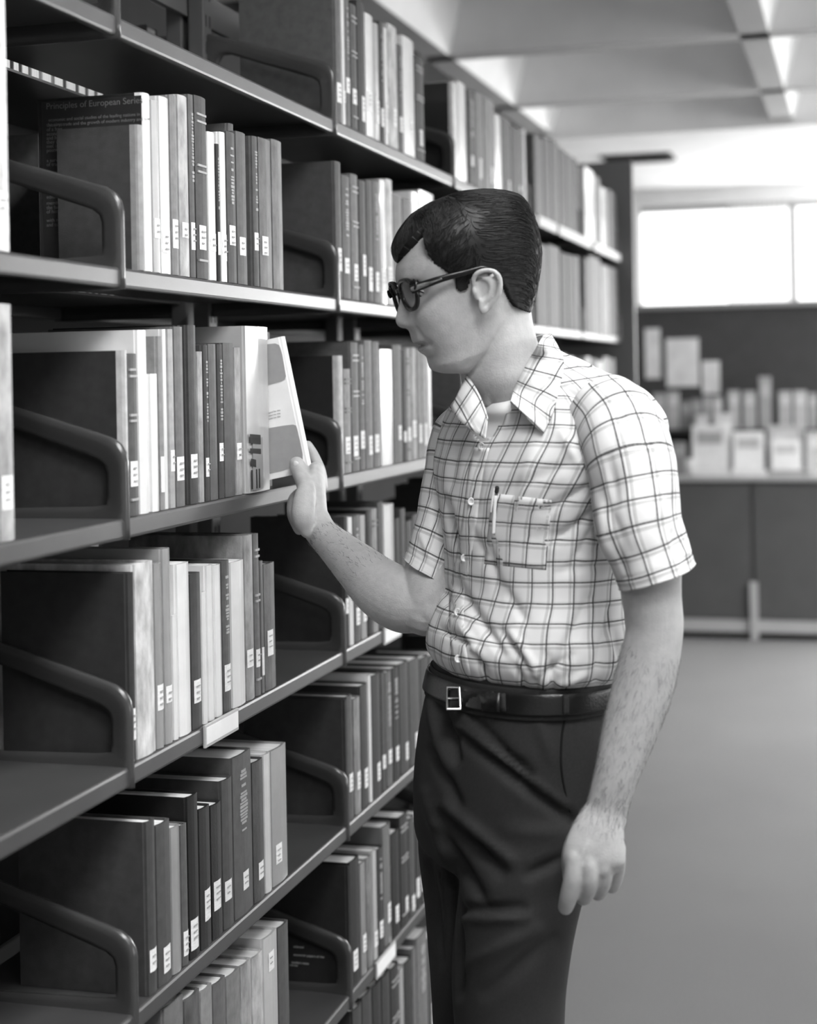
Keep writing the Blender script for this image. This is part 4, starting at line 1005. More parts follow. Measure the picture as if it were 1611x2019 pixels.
while count < 6500:
    t = tmin + (HT1 - tmin) * rs.rand() ** .62; a = rs.rand() * 2 * pi
    p = hair_pt(t, a)
    if not hair_mask(p): continue
    d = p - HC; l, s_ = d.dot(hl), d.dot(hf)
    side = l > .0 and t < HT1 - .012
    P = []; L = rs.uniform(.014, .036); n = 7
    cp = p.copy(); lift = rs.uniform(.0002, .0016)
    for k in range(n):
        dd = cp - HC; lx, sx_, tx = dd.dot(hl), dd.dot(hf), dd.dot(hu)
        gb = -hf * .82 - hu * (.30 + 3.0 * max(0, min(.08, lx))) ; gf = hf * .45 - hu * .75 - hl * .25
        k1 = float(np.clip((sx_ - .045) / .035, 0, 1)) * float(np.clip((tx - head_st(845, 470)[1] + .012) / .02, 0, 1)); k1 = k1 * k1 * (3 - 2 * k1)
        g = gb / np.linalg.norm(gb) * (1 - k1) + gf / np.linalg.norm(gf) * k1 - hu * .35 * k1 * (1 - k1) * 2
        g = g + rs.randn(3) * .10
        tt, aa = surf_r(cp); q = hair_pt(tt, aa, lift * (1 if k < n - 1 else .3)); P.append(q)
        cp = q + g / np.linalg.norm(g) * L / n
    if max(np.linalg.norm(P[k + 1] - P[k]) for k in range(n - 1)) > .010: continue
    if hair_mask(P[-1]):
        strand(P, rs.uniform(.00028, .0006)); count += 1
st = link('hair_strands', mesh('hair_strands', SV, SF, True), M_HAIR, hair); st['kind'] = 'stuff'
# eyebrow, eyes
def eyebrow(sgn):
    V, F = [], []
    P = []
    for k in range(90):
        u = rs.rand(); x = 790 + 40 * u; y = 557 - 7 * sin(u * 2.6) + rs.randn() * 1.6
        s, t = head_st(x, y); l = (.012 + .035 * u) * sgn
        f0 = np.interp(t, ft, fs); w0 = np.interp(t, wt, ww)
        b0 = np.interp(t, bt, bs); c = (f0 + b0) / 2; h = (f0 - b0) / 2
        sa = (abs(l) / w0) ** (1 / .95); ca = sqrt(max(0, 1 - sa * sa)); s = c + h * ca ** .78 + .004
        p0 = hp(s, l, t); p1 = hp(s + .0015, l + sgn * .007, t + rs.randn() * .0015)
        P.append((p0, p1))
    for p0, p1 in P:
        b = len(V); V += [p0 - hu * .0006, p0 + hu * .0006, p1]; F.append((b, b + 1, b + 2)); V += [p0 + hf * .001, p0 - hf * .001, p1]; F.append((b + 3, b + 4, b + 5))
    return V, F
for sg in (1, -1):
    o = link('eyebrow', mesh('eyebrow', *eyebrow(sg)), M_HAIR, MAN)
M_EYE = mat('eye_white', .6, .15, .5)
te = head_st(815, 580)[1]
for sg in (1, -1):
    t = te - .002; f0 = np.interp(t, ft, fs); c = hp(f0 - .0250, .0285 * sg, t)
    ev, ef = blob(c, hf * .0108, hl * .0108, hu * .0108, 12)
    eo = link('eyeball', mesh('eyeball', ev, ef, True), M_EYE, MAN)
    d = (hf * .85 - hu * .5); d /= np.linalg.norm(d); iv, if_ = blob(c + d * .0078, d * .0038, hl * .0055, np.cross(d, hl) * .0055, 10)
    link('iris', mesh('iris', iv, if_, True), M_HAIR, eo)
    # lashes / upper lid line
    lid = tube([c + hf * .0100 + hl * x * .8 + hu * (.0035 - (x / .012) ** 2 * .003) - hf * abs(x) * .3 for x in (-.012, -.006, 0, .006, .012)], [.0008, .0012, .0013, .0012, .0008], n=8, m=14)
    link('eyelash', mesh('eyelash', *lid), M_HAIR, eo)

# ---- eyeglasses
gl = empty('eyeglasses', (0, 0, 0)); gl.parent = MAN
gs = head_st(803, 583); 
def lens_centre(sg):
    return gs[0] + .0, .0335 * sg, gs[1]
# solve forward position so the near lens projects at x=803
d0 = hp(gs[0], .0335, gs[1]); x0 = proj(d0)[0]; GS = gs[0] + (x0 - 803) / F_PX * WH / cos(YH)
GT = gs[1]
for _ in range(3):
    p = hp(GS, .0335, GT); x, y = proj(p); GS += (x - 803) / F_PX * WH * .97; GT += (y - 582) / F_PX * WH * .97
def rim_loop(sg, k=1.0):
    out = []
    for i in range(36):
        a = 2 * pi * i / 36; cx_, cz_ = cos(a), sin(a)
        lx = .0262 * np.sign(cx_) * abs(cx_) ** .80 * k; tz = .0205 * np.sign(cz_) * abs(cz_) ** .85 * k
        if tz < 0: lx *= 1 - .12 * (-tz / .0205)
        l = .0335 * sg + lx; s = GS - 3.6 * max(0, abs(l) - .018) ** 2
        out.append(hp(s, l, GT + tz))
    return out
for sg in (1, -1):
    P = rim_loop(sg); n = len(P); cc = sum(P) / n
    V = []; 
    for i in range(n):
        o = P[i] - cc; o /= np.linalg.norm(o)
        for (dr, ds) in ((-.0026, -.0022), (-.0026, .0022), (-.0008, .0032), (.0016, .0030), (.0028, .0018), (.0028, -.0022)): V.append(P[i] + o * dr + hf * ds)
    F = [(i * 6 + k, i * 6 + (k + 1) % 6, ((i + 1) % n) * 6 + (k + 1) % 6, ((i + 1) % n) * 6 + k) for i in range(n) for k in range(6)]
    rim = link('rim', mesh('rim', V, F, True), M_TORT, gl)
    q = rim_loop(sg, .93); V = [p + hf * .0007 for p in q] + [p - hf * .0007 for p in q]
    F = [tuple(range(n)), tuple(range(n, 2 * n))[::-1]] + [(i, (i + 1) % n, n + (i + 1) % n, n + i) for i in range(n)]
    link('lens', mesh('lens', V, F), M_LENS, gl)
link('bridge', mesh('bridge', *tube([hp(GS, -.010, GT + .006), hp(GS + .003, 0, GT + .009), hp(GS, .010, GT + .006)], [(.003, .0025)] * 3, n=8, m=12, ref=hu)), M_TORT, gl)
for sg in (1, -1):
    if sg == 1:
        # follow the photograph: hinge near the lens corner, running back over the ear
        def tp(x, y, l):
            d = cn(ray(x, y)); o = cn(CAM); k = (HC + hl * l - o).dot(hl) / d.dot(hl); p = o + d * k - HC; return p.dot(hf), p.dot(hu)
        PT = [(811, 571, .0610), (832, 563, .0655), (870, 550, .0745), (915, 538, .0800), (950, 529, .0830), (975, 535, .0780), (984, 552, .0740)]
        SL = [(*tp(x, y, l), l) for x, y, l in PT]
    pts = [hp(s, l * sg, t) for s, t, l in SL]
    hh = [.0060, .0056, .0046, .0038, .0032, .0030, .0026]
    t_ = link('temple', mesh('temple', *tube(pts, [(h, .0017) for h in hh], n=12, m=60, ref=hu), True), M_TORT, gl)
    pts2 = [hp(s, (l + .0008) * sg, t) for s, t, l in SL[:3]]
    link('temple_inlay', mesh('temple_inlay', *tube(pts2, [(.0034, .0016), (.0034, .0016), (.0016, .0014)], n=10, m=20, ref=hu), True), M_TORT2, t_)
    e = link('end_piece', mesh('end_piece', *tube([hp(GS - .003, .056 * sg, GT + .012), hp(GS - .007, .0605 * sg, GT + .011), pts[0] - hf * .004], [(.0058, .0025), (.0060, .0028), (.0060, .002)], n=10, m=14, ref=hu), True), M_TORT, gl)
    hv, hf_ = blob(pts[0] - hf * .004 + hl * .0022 * sg, hf * .0018, hl * .0008, hu * .0018, 8)
    link('hinge_rivet', mesh('hinge_rivet', hv, hf_, True), M_CHROME, gl)
# ------------------------------------------------------------------ shirt
VIEW = lambda p: (cn(p) - cn(CAM)) / np.linalg.norm(cn(p) - cn(CAM))
def torso(rows, n=180, m=150, infl=0.0, expo=.92, udisp=True):
    """rows: (y, xl, xr, W, yaw deg, ratio, front_drop) -> ring grid, with uv"""
    K = []
    for (y, xl, xr, W, ps, ra, dr) in rows:
        c = q3((xl + xr) / 2, y, W); h = px2((xr - xl) / 2, W) + infl; p = radians(ps)
        a = h / sqrt((ra * cos(p)) ** 2 + sin(p) ** 2); K.append(np.array(list(c) + [a, a * ra, p, dr]))
    D = catmull(K, m); V = []; UV = []; vv = 0
    for i, r in enumerate(D):
        c, a, b, p, dr = r[:3], max(r[3], .004), max(r[4], .004), r[5], r[6]
        if i: vv += np.linalg.norm(D[i][:3] - D[i - 1][:3]) + .35 * abs(D[i][3] - D[i - 1][3])
        f = -cos(p) * R3 - sin(p) * F3; l = sin(p) * R3 - cos(p) * F3
        P = []
        for j in range(n):
            t = pi + 2 * pi * j / n; ct, st = cos(t), sin(t)
            P.append(c + f * b * np.sign(ct) * abs(ct) ** expo + l * a * np.sign(st) * abs(st) ** expo - U3 * dr * ct)
        P = np.array(P); L = np.linalg.norm(np.roll(P, -1, 0) - P, axis=1); s = np.concatenate([[0], np.cumsum(L)]); 
        V += list(P); UV += [((s[k] / s[-1] - .5) * .98, -vv) for k in range(n)]
    return V, grid_faces(m, n), UV, n, m
SHROWS = [(694, 1024, 1100, 2.31, 38, .8, 0), (704, 1004, 1116, 2.31, 38, .75, 0), (722, 975, 1150, 2.31, 38, .65, .004), (745, 944, 1196, 2.305, 38, .56, .008), (768, 915, 1236, 2.30, 38, .52, .010), (795, 896, 1266, 2.30, 38, .50, .008), (830, 882, 1284, 2.30, 37, .52, .005), (870, 872, 1284, 2.30, 36, .56, 0),
    (920, 864, 1268, 2.30, 34, .60, 0), (980, 868, 1240, 2.30, 31, .63, 0), (1040, 875, 1226, 2.30, 29, .66, 0), (1100, 881, 1222, 2.30, 28, .67, 0), (1160, 881, 1226, 2.30, 27, .68, 0), (1210, 862, 1232, 2.30, 26, .69, 0), (1248, 848, 1238, 2.30, 26, .70, 0),
    (1282, 846, 1234, 2.30, 26, .70, 0), (1306, 858, 1224, 2.30, 26, .70, 0), (1322, 874, 1210, 2.30, 26, .70, 0), (1338, 880, 1200, 2.30, 26, .70, 0)]
def folds_disp(V, N, folds, nz_amp, nz_scale, seed, mask=None):
    out = []
    for p, n in zip(V, N):
        x, y = proj(p); d = 0.0
        front = max(0.0, -float(np.dot(n, VIEW(p))))
        for (x0, y0, x1, y1, w, am) in folds:
            ex, ey = x1 - x0, y1 - y0; L2 = ex * ex + ey * ey; t = ((x - x0) * ex + (y - y0) * ey) / L2
            if t < -.25 or t > 1.25: continue
            tt = min(max(t, 0), 1); q = sqrt((x - x0 - ex * tt) ** 2 + (y - y0 - ey * tt) ** 2)
            if q < 3 * w: d += am * math.exp(-(q / w) ** 2) * sin(pi * min(max((t + .25) / 1.5, 0), 1)) * min(1, front * 3)
        v = Vector(p) * nz_scale + Vector((seed, 0, 0))
        d += nz_amp * (noise.noise(v) + .45 * noise.noise(v * 2.3))
        out.append(p + n * d)
    return out
def vnormals(V, F):
    me = mesh('t', V, F); N = np.zeros(len(V) * 3); me.vertices.foreach_get('normal', N); bpy.data.meshes.remove(me); return N.reshape(-1, 3)
def outward(V, N, c):
    V = np.array(V); s = np.sum((V - c) * N); return N if s > 0 else -N
SV_, SF_, SUV, n_, m_ = torso(SHROWS)
N = outward(SV_, vnormals(SV_, SF_), np.mean(np.array(SV_), axis=0))
SFOLD = [(1190, 940, 1070, 1010, 9, -.007), (1200, 985, 1090, 1070, 10, -.008), (1196, 1010, 1120, 1120, 11, -.006), (1180, 930, 1140, 880, 8, -.005), (1175, 905, 1195, 1010, 7, -.008),
    (880, 980, 905, 1100, 8, -.007), (868, 1120, 890, 1210, 9, -.006), (960, 1060, 985, 1180, 10, -.004), (900, 1150, 990, 1290, 12, -.007), (985, 1240, 1050, 1320, 9, -.006), (1010, 1250, 1075, 1350, 9, .006),
    (1160, 1180, 1090, 1330, 12, -.007), (1200, 1200, 1175, 1340, 9, -.006), (1130, 1290, 1060, 1340, 9, -.006), (1150, 1330, 1100, 1350, 7, .006), (940, 1290, 960, 1340, 8, -.006), (870, 1240, 930, 1270, 8, -.006), (1080, 1290, 1090, 1350, 8, -.006),
    (1015, 1310, 1035, 1350, 7, -.005), (910, 1230, 950, 1300, 9, .005), (1060, 880, 1020, 1000, 14, .004), (950, 900, 935, 1010, 10, -.004), (1100, 760, 1170, 800, 9, -.004), (1110, 850, 1150, 930, 12, .004), (1210, 1240, 1225, 1320, 7, -.005)]
SFOLD = [(a, b, c, d, w * .85, am * 1.35) for a, b, c, d, w, am in SFOLD]
SFOLD += [(1185, 860, 1165, 940, 7, -.006), (1040, 1060, 1120, 1050, 9, -.004), (930, 1040, 965, 1120, 8, -.005), (1100, 1130, 1190, 1110, 9, -.005), (1140, 1080, 1200, 1050, 8, .005), (990, 1150, 1040, 1230, 9, -.005), (890, 1010, 900, 1070, 7, -.006), (1020, 960, 1150, 900, 12, -.004), (905, 880, 890, 960, 8, -.005), (1130, 790, 1180, 850, 8, -.005), (1180, 770, 1240, 800, 8, .003)]
SV_ = folds_disp(SV_, N, SFOLD, .0045, 12.0, 3)
# open the front at the neck: faces inside the collar opening that face the camera
OPEN = [(922, 735), (1010, 700), (1068, 650), (1120, 640), (1100, 690), (1062, 730), (1030, 765), (1008, 796), (1000, 822), (980, 852), (960, 868), (949, 875), (936, 862), (918, 836), (902, 815), (890, 806), (880, 770)]
Vn = np.array(SV_)
keep = []
for f in SF_:
    c = Vn[list(f)].mean(0); x, y = proj(c)
    nn = np.cross(Vn[f[1]] - Vn[f[0]], Vn[f[2]] - Vn[f[0]]); 
    if y < 880 and inpoly(x, y, OPEN) and (c - q3(1010, 760, 2.30)).dot(F3) < .045: continue
    keep.append(f)
def cloth(name, V, F, UV, m, parent, thick=.0012):
    me = mesh(name, V, F, True); ul = me.uv_layers.new(name='UVMap')
    for lp in me.loops: ul.data[lp.index].uv = UV[lp.vertex_index]
    # fix the wrap seam at the back
    for pl in me.polygons:
        us = [ul.data[k].uv[0] for k in pl.loop_indices]
        if max(us) - min(us) > .5:
            for k in pl.loop_indices:
                if ul.data[k].uv[0] < 0: ul.data[k].uv[0] += .98
    o = link(name, me, m, parent); 
    if thick:
        sd = o.modifiers.new('t', 'SOLIDIFY'); sd.thickness = thick; sd.offset = -1
    return o
# sleeves
def sleeve(C, RA, n=72, m=90, ref=R3, uo=0.0, hem_dir=None, seed=0, folds=()):
    D = catmull([np.array(list(c) + list(r)) for c, r in zip(C, RA)], m); P = D[:, :3]
    T = np.gradient(P, axis=0); T /= np.linalg.norm(T, axis=1)[:, None]
    V, UV = [], []; vv = 0
    a = np.array(ref, float)
    for i in range(m):
        if i: vv += np.linalg.norm(P[i] - P[i - 1])
        t = T[i]
        if hem_dir is not None:   # tilt rings gradually so the hem lies along the photographed line
            k = (i / (m - 1)) ** 1.5; t = (1 - k) * t + k * hem_dir; t /= np.linalg.norm(t)
        a = a - t * a.dot(t); a /= np.linalg.norm(a); b = np.cross(t, a)
        hem = .0011 * math.exp(-((m - 1 - i) * .0026 / .001) ** 2) - .0012 * math.exp(-(((m - 1 - i) * .0026 - .022) / .0016) ** 2)
        for j in range(n):
            q = 2 * pi * j / n
            V.append(P[i] + a * (D[i, 3] + hem) * cos(q) + b * (D[i, 4] + hem) * sin(q)); UV.append((uo + (j / n - .5) * 2 * pi * .055, -vv))
    F = grid_faces(m, n); N = vnormals(V, F); N = outward(V, N, np.mean(np.array(V), axis=0))
    V = folds_disp(V, N, folds, .0035, 16.0, seed)
    return V, F, UV
def dirpx(x0, y0, x1, y1, W0, W1): v = q3(x1, y1, W1) - q3(x0, y0, W0); return v / np.linalg.norm(v)
h1 = dirpx(1225, 1166, 1362, 1108, 2.06, 2.09); fwd_ = F3; hemL = np.cross(h1, np.cross(U3, h1) if False else F3); hemL /= np.linalg.norm(hemL); hemL = hemL if hemL[2] < 0 else -hemL
Lc = [q3(1190, 812, 2.19), q3(1222, 850, 2.15), q3(1240, 900, 2.12), q3(1251, 960, 2.105), q3(1262, 1040, 2.09), q3(1280, 1095, 2.085), q3(1293, 1136, 2.08)]
Lr = [(.052, .058), (.058, .060), (.060, .062), (.0575, .062), (.0555, .061), (.0525, .060), (.0505, .060)]
L_f = [(1180, 960, 1240, 1090, 10, -.005), (1200, 900, 1215, 1000, 9, -.006), (1320, 950, 1345, 1080, 9, -.005), (1210, 1060, 1240, 1140, 8, -.005), (1300, 880, 1310, 1010, 12, .003), (1215, 815, 1280, 870, 10, -.004), (1325, 1050, 1350, 1110, 7, -.005), (1185, 1010, 1200, 1100, 8, .004)]
v1, f1, u1 = sleeve(Lc, Lr, ref=R3, uo=.012, hem_dir=hemL, seed=9, folds=L_f)
h2 = dirpx(798, 1098, 883, 1152, 2.40, 2.36); hemR = np.cross(h2, F3); hemR /= np.linalg.norm(hemR); hemR = hemR if hemR[2] < 0 else -hemR
Rc = [q3(955, 830, 2.42), q3(915, 880, 2.42), q3(895, 950, 2.41), q3(872, 1030, 2.395), q3(853, 1090, 2.385), q3(841, 1126, 2.378)]
Rr = [(.050, .055), (.052, .058), (.046, .056), (.041, .054), (.038, .053), (.0375, .052)]
v2, f2, u2 = sleeve(Rc, Rr, ref=R3, uo=.02, hem_dir=hemR, seed=14, folds=[(850, 980, 870, 1090, 8, -.005), (870, 900, 880, 1000, 8, -.004), (830, 1050, 850, 1110, 7, .004)])
Vall = list(SV_) + list(v1) + list(v2); o1 = len(SV_); o2 = o1 + len(v1)
Fall = keep + [tuple(k + o1 for k in f) for f in f1] + [tuple(k + o2 for k in f) for f in f2]
UVall = SUV + u1 + u2
shirt = cloth('shirt', Vall, Fall, UVall, M_PLAID, MAN)
# surface lookups for things sewn on the shirt
SB = BVHTree.FromPolygons([Vector(v) for v in Vall], Fall)
from mathutils.kdtree import KDTree
KD = KDTree(len(Vall))
for i, v in enumerate(Vall): KD.insert(Vector(v), i)
KD.balance()
BB = BVHTree.FromObject(body, bpy.context.evaluated_depsgraph_get())
def onshirt(x, y, off=.002, tree=None, default=2.2):
    d = ray(x, y); dn = d.normalized(); best = None
    for t in ([tree] if tree else [SB]):
        h = t.ray_cast(CAM, dn)
        if h[0] is not None: best = h[0]
    if best is None: best = CAM + d * default
    return best - dn * off
def patch(name, g, m, parent, off, thick=.0012, uvshift=(.006, .009)):
    """g: rows of pixel points laid onto the shirt"""
    nr, nc = len(g), len(g[0]); V = [onshirt(x, y, off) for r in g for (x, y) in r]
    UV = []
    for v in V:
        nb = [q for q in KD.find_n(v, 6) if q[1] < len(SV_)] or [KD.find(v)]
        ws = [1 / (q[2] + 1e-4) ** 2 for q in nb]; sw = sum(ws)
        UV.append((sum(UVall[q[1]][0] * k for q, k in zip(nb, ws)) / sw + uvshift[0], sum(UVall[q[1]][1] * k for q, k in zip(nb, ws)) / sw + uvshift[1]))
    if False:
        c = V[0]; ex = (V[nc - 1] - V[0]).normalized()
        ey = (V[(nr - 1) * nc] - V[0]).normalized()
        UV = [((v - c).dot(ex) + uvshift[0], -(v - c).dot(ey) + uvshift[1]) for v in V]
    return cloth(name, V, grid_faces(nr, nc, wrap=False), UV, m, parent, thick)
def quadgrid(TL, TR, BR_, BL, nr=14, nc=14):
    return [[tuple((1 - v) * ((1 - u) * a + u * b) + v * ((1 - u) * d + u * c) for a, b, c, d in zip(TL, TR, BR_, BL)) for u in np.linspace(0, 1, nc)] for v in np.linspace(0, 1, nr)]
pk = patch('pocket', quadgrid((971, 972), (1088, 986), (1077, 1124), (955, 1112)), M_PLAID, shirt, .0009, .0007, (.010, .005))
PLK = [(936, 882), (925, 925), (917, 985), (909, 1045), (898, 1110), (888, 1170), (886, 1215), (888, 1260), (893, 1300), (903, 1338)]
PLR = [(966, 884), (955, 925), (946, 985), (938, 1045), (927, 1110), (917, 1170), (915, 1215), (917, 1260), (923, 1300), (932, 1344)]
pa, pb = catmull([np.array(p) for p in PLK], 50), catmull([np.array(p) for p in PLR], 50)
patch('button_placket', [[tuple(a + (b - a) * u) for u in np.linspace(0, 1, 6)] for a, b in zip(pa, pb)], M_PLAID, shirt, .0012, .0010, (.006, .0))
M_BTN = mat('shirt_button', .68, .3, .5)
for (x, y) in ((949, 880), (929, 989), (915, 1100), (902, 1207), (903, 1299)):
    c = onshirt(x, y, .0042); dn = (c - CAM).normalized(); a = cn(dn); rr_ = np.cross(a, U3); rr_ /= np.linalg.norm(rr_); uu = np.cross(rr_, a)
    V = []; prof_ = [(.0001, -.0002), (.0032, -.0002), (.0040, -.0012), (.0052, -.0012), (.0056, -.0004), (.0054, .0012)]
    for (r_, h_) in prof_:
        for j in range(20): V.append(cn(c) + a * h_ + rr_ * r_ * .85 * cos(2 * pi * j / 20) + uu * r_ * sin(2 * pi * j / 20))
    b_o = link('button', mesh('button', V, grid_faces(6, 20) + [tuple(range(100, 120))], True), M_BTN, shirt)
    hv = []
    for (dx, dz) in ((-.0012, -.0012), (.0012, -.0012), (-.0012, .0012), (.0012, .0012)): hv.append(blob(cn(c) - a * .0004 + rr_ * dx + uu * dz, rr_ * .0005, a * .0003, uu * .0005, 6))
    link('thread', joinme('thread', hv), M_PRINTD, b_o)['kind'] = 'stuff'
# collar leaves
def collar(name, inner, outer, tb_off, m=26, k=9, bulge=.006, uvr=(0, 0)):
    I = catmull([cn(p) for p in inner], m); O = catmull([cn(p) for p in outer], m); V = []; UV = []
    for i in range(m):
        for j in range(k):
            u = j / (k - 1); p = I[i] * (1 - u) + O[i] * u; p = p - VIEW(p) * bulge * sin(pi * min(1, u * 1.25)) * (.6 + .4 * (1 - i / m))
            V.append(p); UV.append((u * np.linalg.norm(O[i] - I[i]) + uvr[0], uvr[1] - i * np.linalg.norm(I[-1] - I[0]) / m * 1.15))
    return cloth(name, V, grid_faces(m, k, wrap=False), UV, M_PLAID, shirt, .0018)
def sh(x, y, off): return onshirt(x, y, off)
ni = [onshirt(x, y, .006, BB, 2.22) for x, y in ((1062, 676), (1048, 702), (1030, 737), (1014, 768))]
inner = [q3(1072, 662, 2.315)] + [cn(p) for p in ni] + [q3(1006, 793, 2.185)]
outer = [q3(1086, 660, 2.32), q3(1100, 686, 2.27), q3(1112, 716, 2.225)] + [cn(sh(1104, 765, .007)), cn(sh(1090, 815, .007)), cn(sh(1071, 856, .006))]
WN = [np.dot(p - cn(CAM), F3) for p in inner]
collar('collar_leaf', inner, outer, 0)
i2 = [q3(921, 738, 2.258), q3(936, 760, 2.246), q3(948, 783, 2.236), q3(957, 806, 2.224), q3(962, 822, 2.214)]
o2_ = [q3(889, 803, 2.255), q3(899, 820, 2.240), q3(913, 834, 2.226), q3(934, 850, 2.214), q3(957, 867, 2.204)]
collar('collar_leaf', i2, o2_, 0, bulge=.004, uvr=(.01, .005))
# back of the collar standing round the nape
cb_i = [q3(1072, 662, 2.315), q3(1068, 660, 2.345), q3(1040, 668, 2.375), q3(1000, 690, 2.385), q3(955, 720, 2.36), q3(921, 738, 2.30)]
cb_o = [q3(1086, 660, 2.32), q3(1092, 690, 2.36), q3(1060, 712, 2.40), q3(1000, 725, 2.41), q3(940, 745, 2.385), q3(898, 790, 2.30)]
collar('collar_back', cb_i, cb_o, 0, bulge=-.004)
# undershirt
TROWS = [(757, 950, 1088, 2.292, 38, .92, .014), (759, 946, 1092, 2.292, 38, .92, .0155), (767, 936, 1104, 2.293, 38, .90, .018), (790, 915, 1160, 2.295, 38, .66, .014), (830, 900, 1240, 2.30, 37, .53, .004), (880, 885, 1262, 2.30, 36, .55, 0), (930, 880, 1250, 2.30, 34, .58, 0)]
tv, tf, tu, _, _ = torso(TROWS, n=120, m=60, infl=-.004)
link('undershirt', mesh('undershirt', tv, tf, True), M_TEE, MAN)

# ------------------------------------------------------------------ trousers, belt, shoes
TP = [(1290, 864, 1205, 2.30, 26, .70, 0), (1330, 856, 1206, 2.30, 26, .70, 0), (1365, 848, 1206, 2.30, 26, .71, 0), (1430, 834, 1212, 2.30, 25, .74, 0), (1510, 824, 1214, 2.30, 25, .78, 0), (1590, 820, 1200, 2.30, 24, .78, 0), (1660, 826, 1175, 2.30, 24, .74, 0), (1700, 850, 1150, 2.30, 24, .6, 0)]
pv, pf, _, pn_, pm_ = torso(TP, n=90, m=60)
pf = pf + [tuple(range(pn_))[::-1], tuple(range((pm_ - 1) * pn_, pm_ * pn_))]
z_ = lambda z, W: CY + (CAMZ - z) / W * F_PX
legs = []
legs.append(tube([q3(1075, 1560, 2.23), q3(1050, 1660, 2.22), q3(1018, 1800, 2.21), q3(1004, 1958, 2.21), q3(1012, z_(.52, 2.20), 2.20), q3(1018, z_(.30, 2.22), 2.22), q3(1028, z_(.07, 2.24), 2.24)],
                 [(.083, .085), (.088, .092), (.082, .088), (.0775, .084), (.068, .074), (.060, .068), (.062, .070)], n=40, m=110, ref=R3))
legs.append(tube([q3(965, 1560, 2.37), q3(950, 1660, 2.36), q3(950, 1800, 2.35), q3(955, 1958, 2.35), q3(945, z_(.52, 2.42), 2.42), q3(940, z_(.30, 2.44), 2.44), q3(942, z_(.07, 2.46), 2.46)],
                 [(.090, .085), (.092, .088), (.083, .083), (.076, .078), (.068, .072), (.060, .066), (.062, .070)], n=40, m=110, ref=R3))
TFOLD = [(925, 1415, 1045, 1530, 11, -.013), (905, 1405, 1015, 1495, 10, .008), (905, 1450, 1130, 1620, 13, -.011), (900, 1430, 1110, 1590, 11, .007), (870, 1400, 900, 1500, 10, -.010), (850, 1380, 880, 1520, 11, .007), (850, 1480, 905, 1590, 11, -.009),
    (870, 1610, 990, 1720, 16, -.011), (880, 1590, 1010, 1700, 14, .007), (865, 1640, 950, 1770, 13, -.010), (900, 1795, 1030, 1790, 12, -.008), (905, 1810, 1040, 1808, 13, .006), (1040, 1725, 1120, 1690, 12, -.008), (895, 1780, 905, 1960, 12, -.012), (920, 1900, 1060, 1830, 16, .005),
    (840, 1560, 880, 1700, 12, .006), (885, 1690, 900, 1800, 12, -.009), (960, 1960, 1090, 1850, 16, -.006), (1000, 1640, 1110, 1640, 22, .004), (845, 1700, 870, 1900, 10, -.006), (1060, 1420, 1090, 1500, 14, .003)]
tme = remesh([(pv, pf)] + legs, .0055, 6, .5, 'trousers')
TV = np.zeros(len(tme.vertices) * 3); tme.vertices.foreach_get('co', TV); TV = TV.reshape(-1, 3)
TN = np.zeros(len(TV) * 3); tme.vertices.foreach_get('normal', TN); TN = TN.reshape(-1, 3)
TFOLD = [(a, b, c, d, w * .9, am * 1.35) for a, b, c, d, w, am in TFOLD]
TV2 = folds_disp(list(TV), list(TN), TFOLD, .003, 7.0, 21)
tme.vertices.foreach_set('co', np.array(TV2).ravel()); tme.update()
trousers = link('trousers', tme, M_TROU, MAN)
TBV = BVHTree.FromObject(trousers, bpy.context.evaluated_depsgraph_get())
def band(rows, off, name, m, parent, n=120, mm_=14, thick=.003):
    v, f, u, nn, _ = torso(rows, n=n, m=mm_, infl=off); o = link(name, mesh(name, v, f, True), m, parent)
    s = o.modifiers.new('s', 'SOLIDIFY'); s.thickness = thick; s.offset = 0; return o
belt = band([(1326, 856, 1206, 2.30, 26, .705, 0), (1333, 853, 1207, 2.30, 26, .705, 0), (1351, 849, 1208, 2.30, 26, .71, 0), (1364, 846, 1208, 2.30, 26, .715, 0)], .0045, 'belt', M_BELT, MAN)
waist = band([(1318, 858, 1206, 2.30, 26, .70, 0), (1375, 846, 1207, 2.30, 26, .715, 0)], .0015, 'waistband', M_TROU, trousers)
BLT = BVHTree.FromObject(belt, bpy.context.evaluated_depsgraph_get())
def strip3(name, P, Q_, tree, off, m, parent, th=.0022, n=8):
    V = []
    for i in range(n):
        u = i / (n - 1)
        for (a, b) in ((P[0], P[1]), (Q_[0], Q_[1])):
            x = a[0] + (b[0] - a[0]) * u; y = a[1] + (b[1] - a[1]) * u; V.append(onshirt(x, y, off, tree, 2.2))
    o = link(name, mesh(name, V, [(2 * i, 2 * i + 1, 2 * i + 3, 2 * i + 2) for i in range(n - 1)], True), m, parent)
    s = o.modifiers.new('s', 'SOLIDIFY'); s.thickness = th; s.offset = 0; return o
strip3('belt_loop', ((984, 1352), (986, 1410)), ((996, 1352), (998, 1410)), BLT, .003, M_TROU, trousers)
strip3('belt_loop', ((1110, 1355), (1111, 1410)), ((1121, 1355), (1122, 1410)), BLT, .003, M_TROU, trousers)
strip3('belt_keeper', ((963, 1358), (965, 1408)), ((973, 1358), (975, 1408)), BLT, .0035, M_BELT, belt)
strip3('belt_end', ((884, 1362), (986, 1366)), ((884, 1398), (986, 1404)), BLT, .0035, M_BELT, belt, n=14, th=.003)
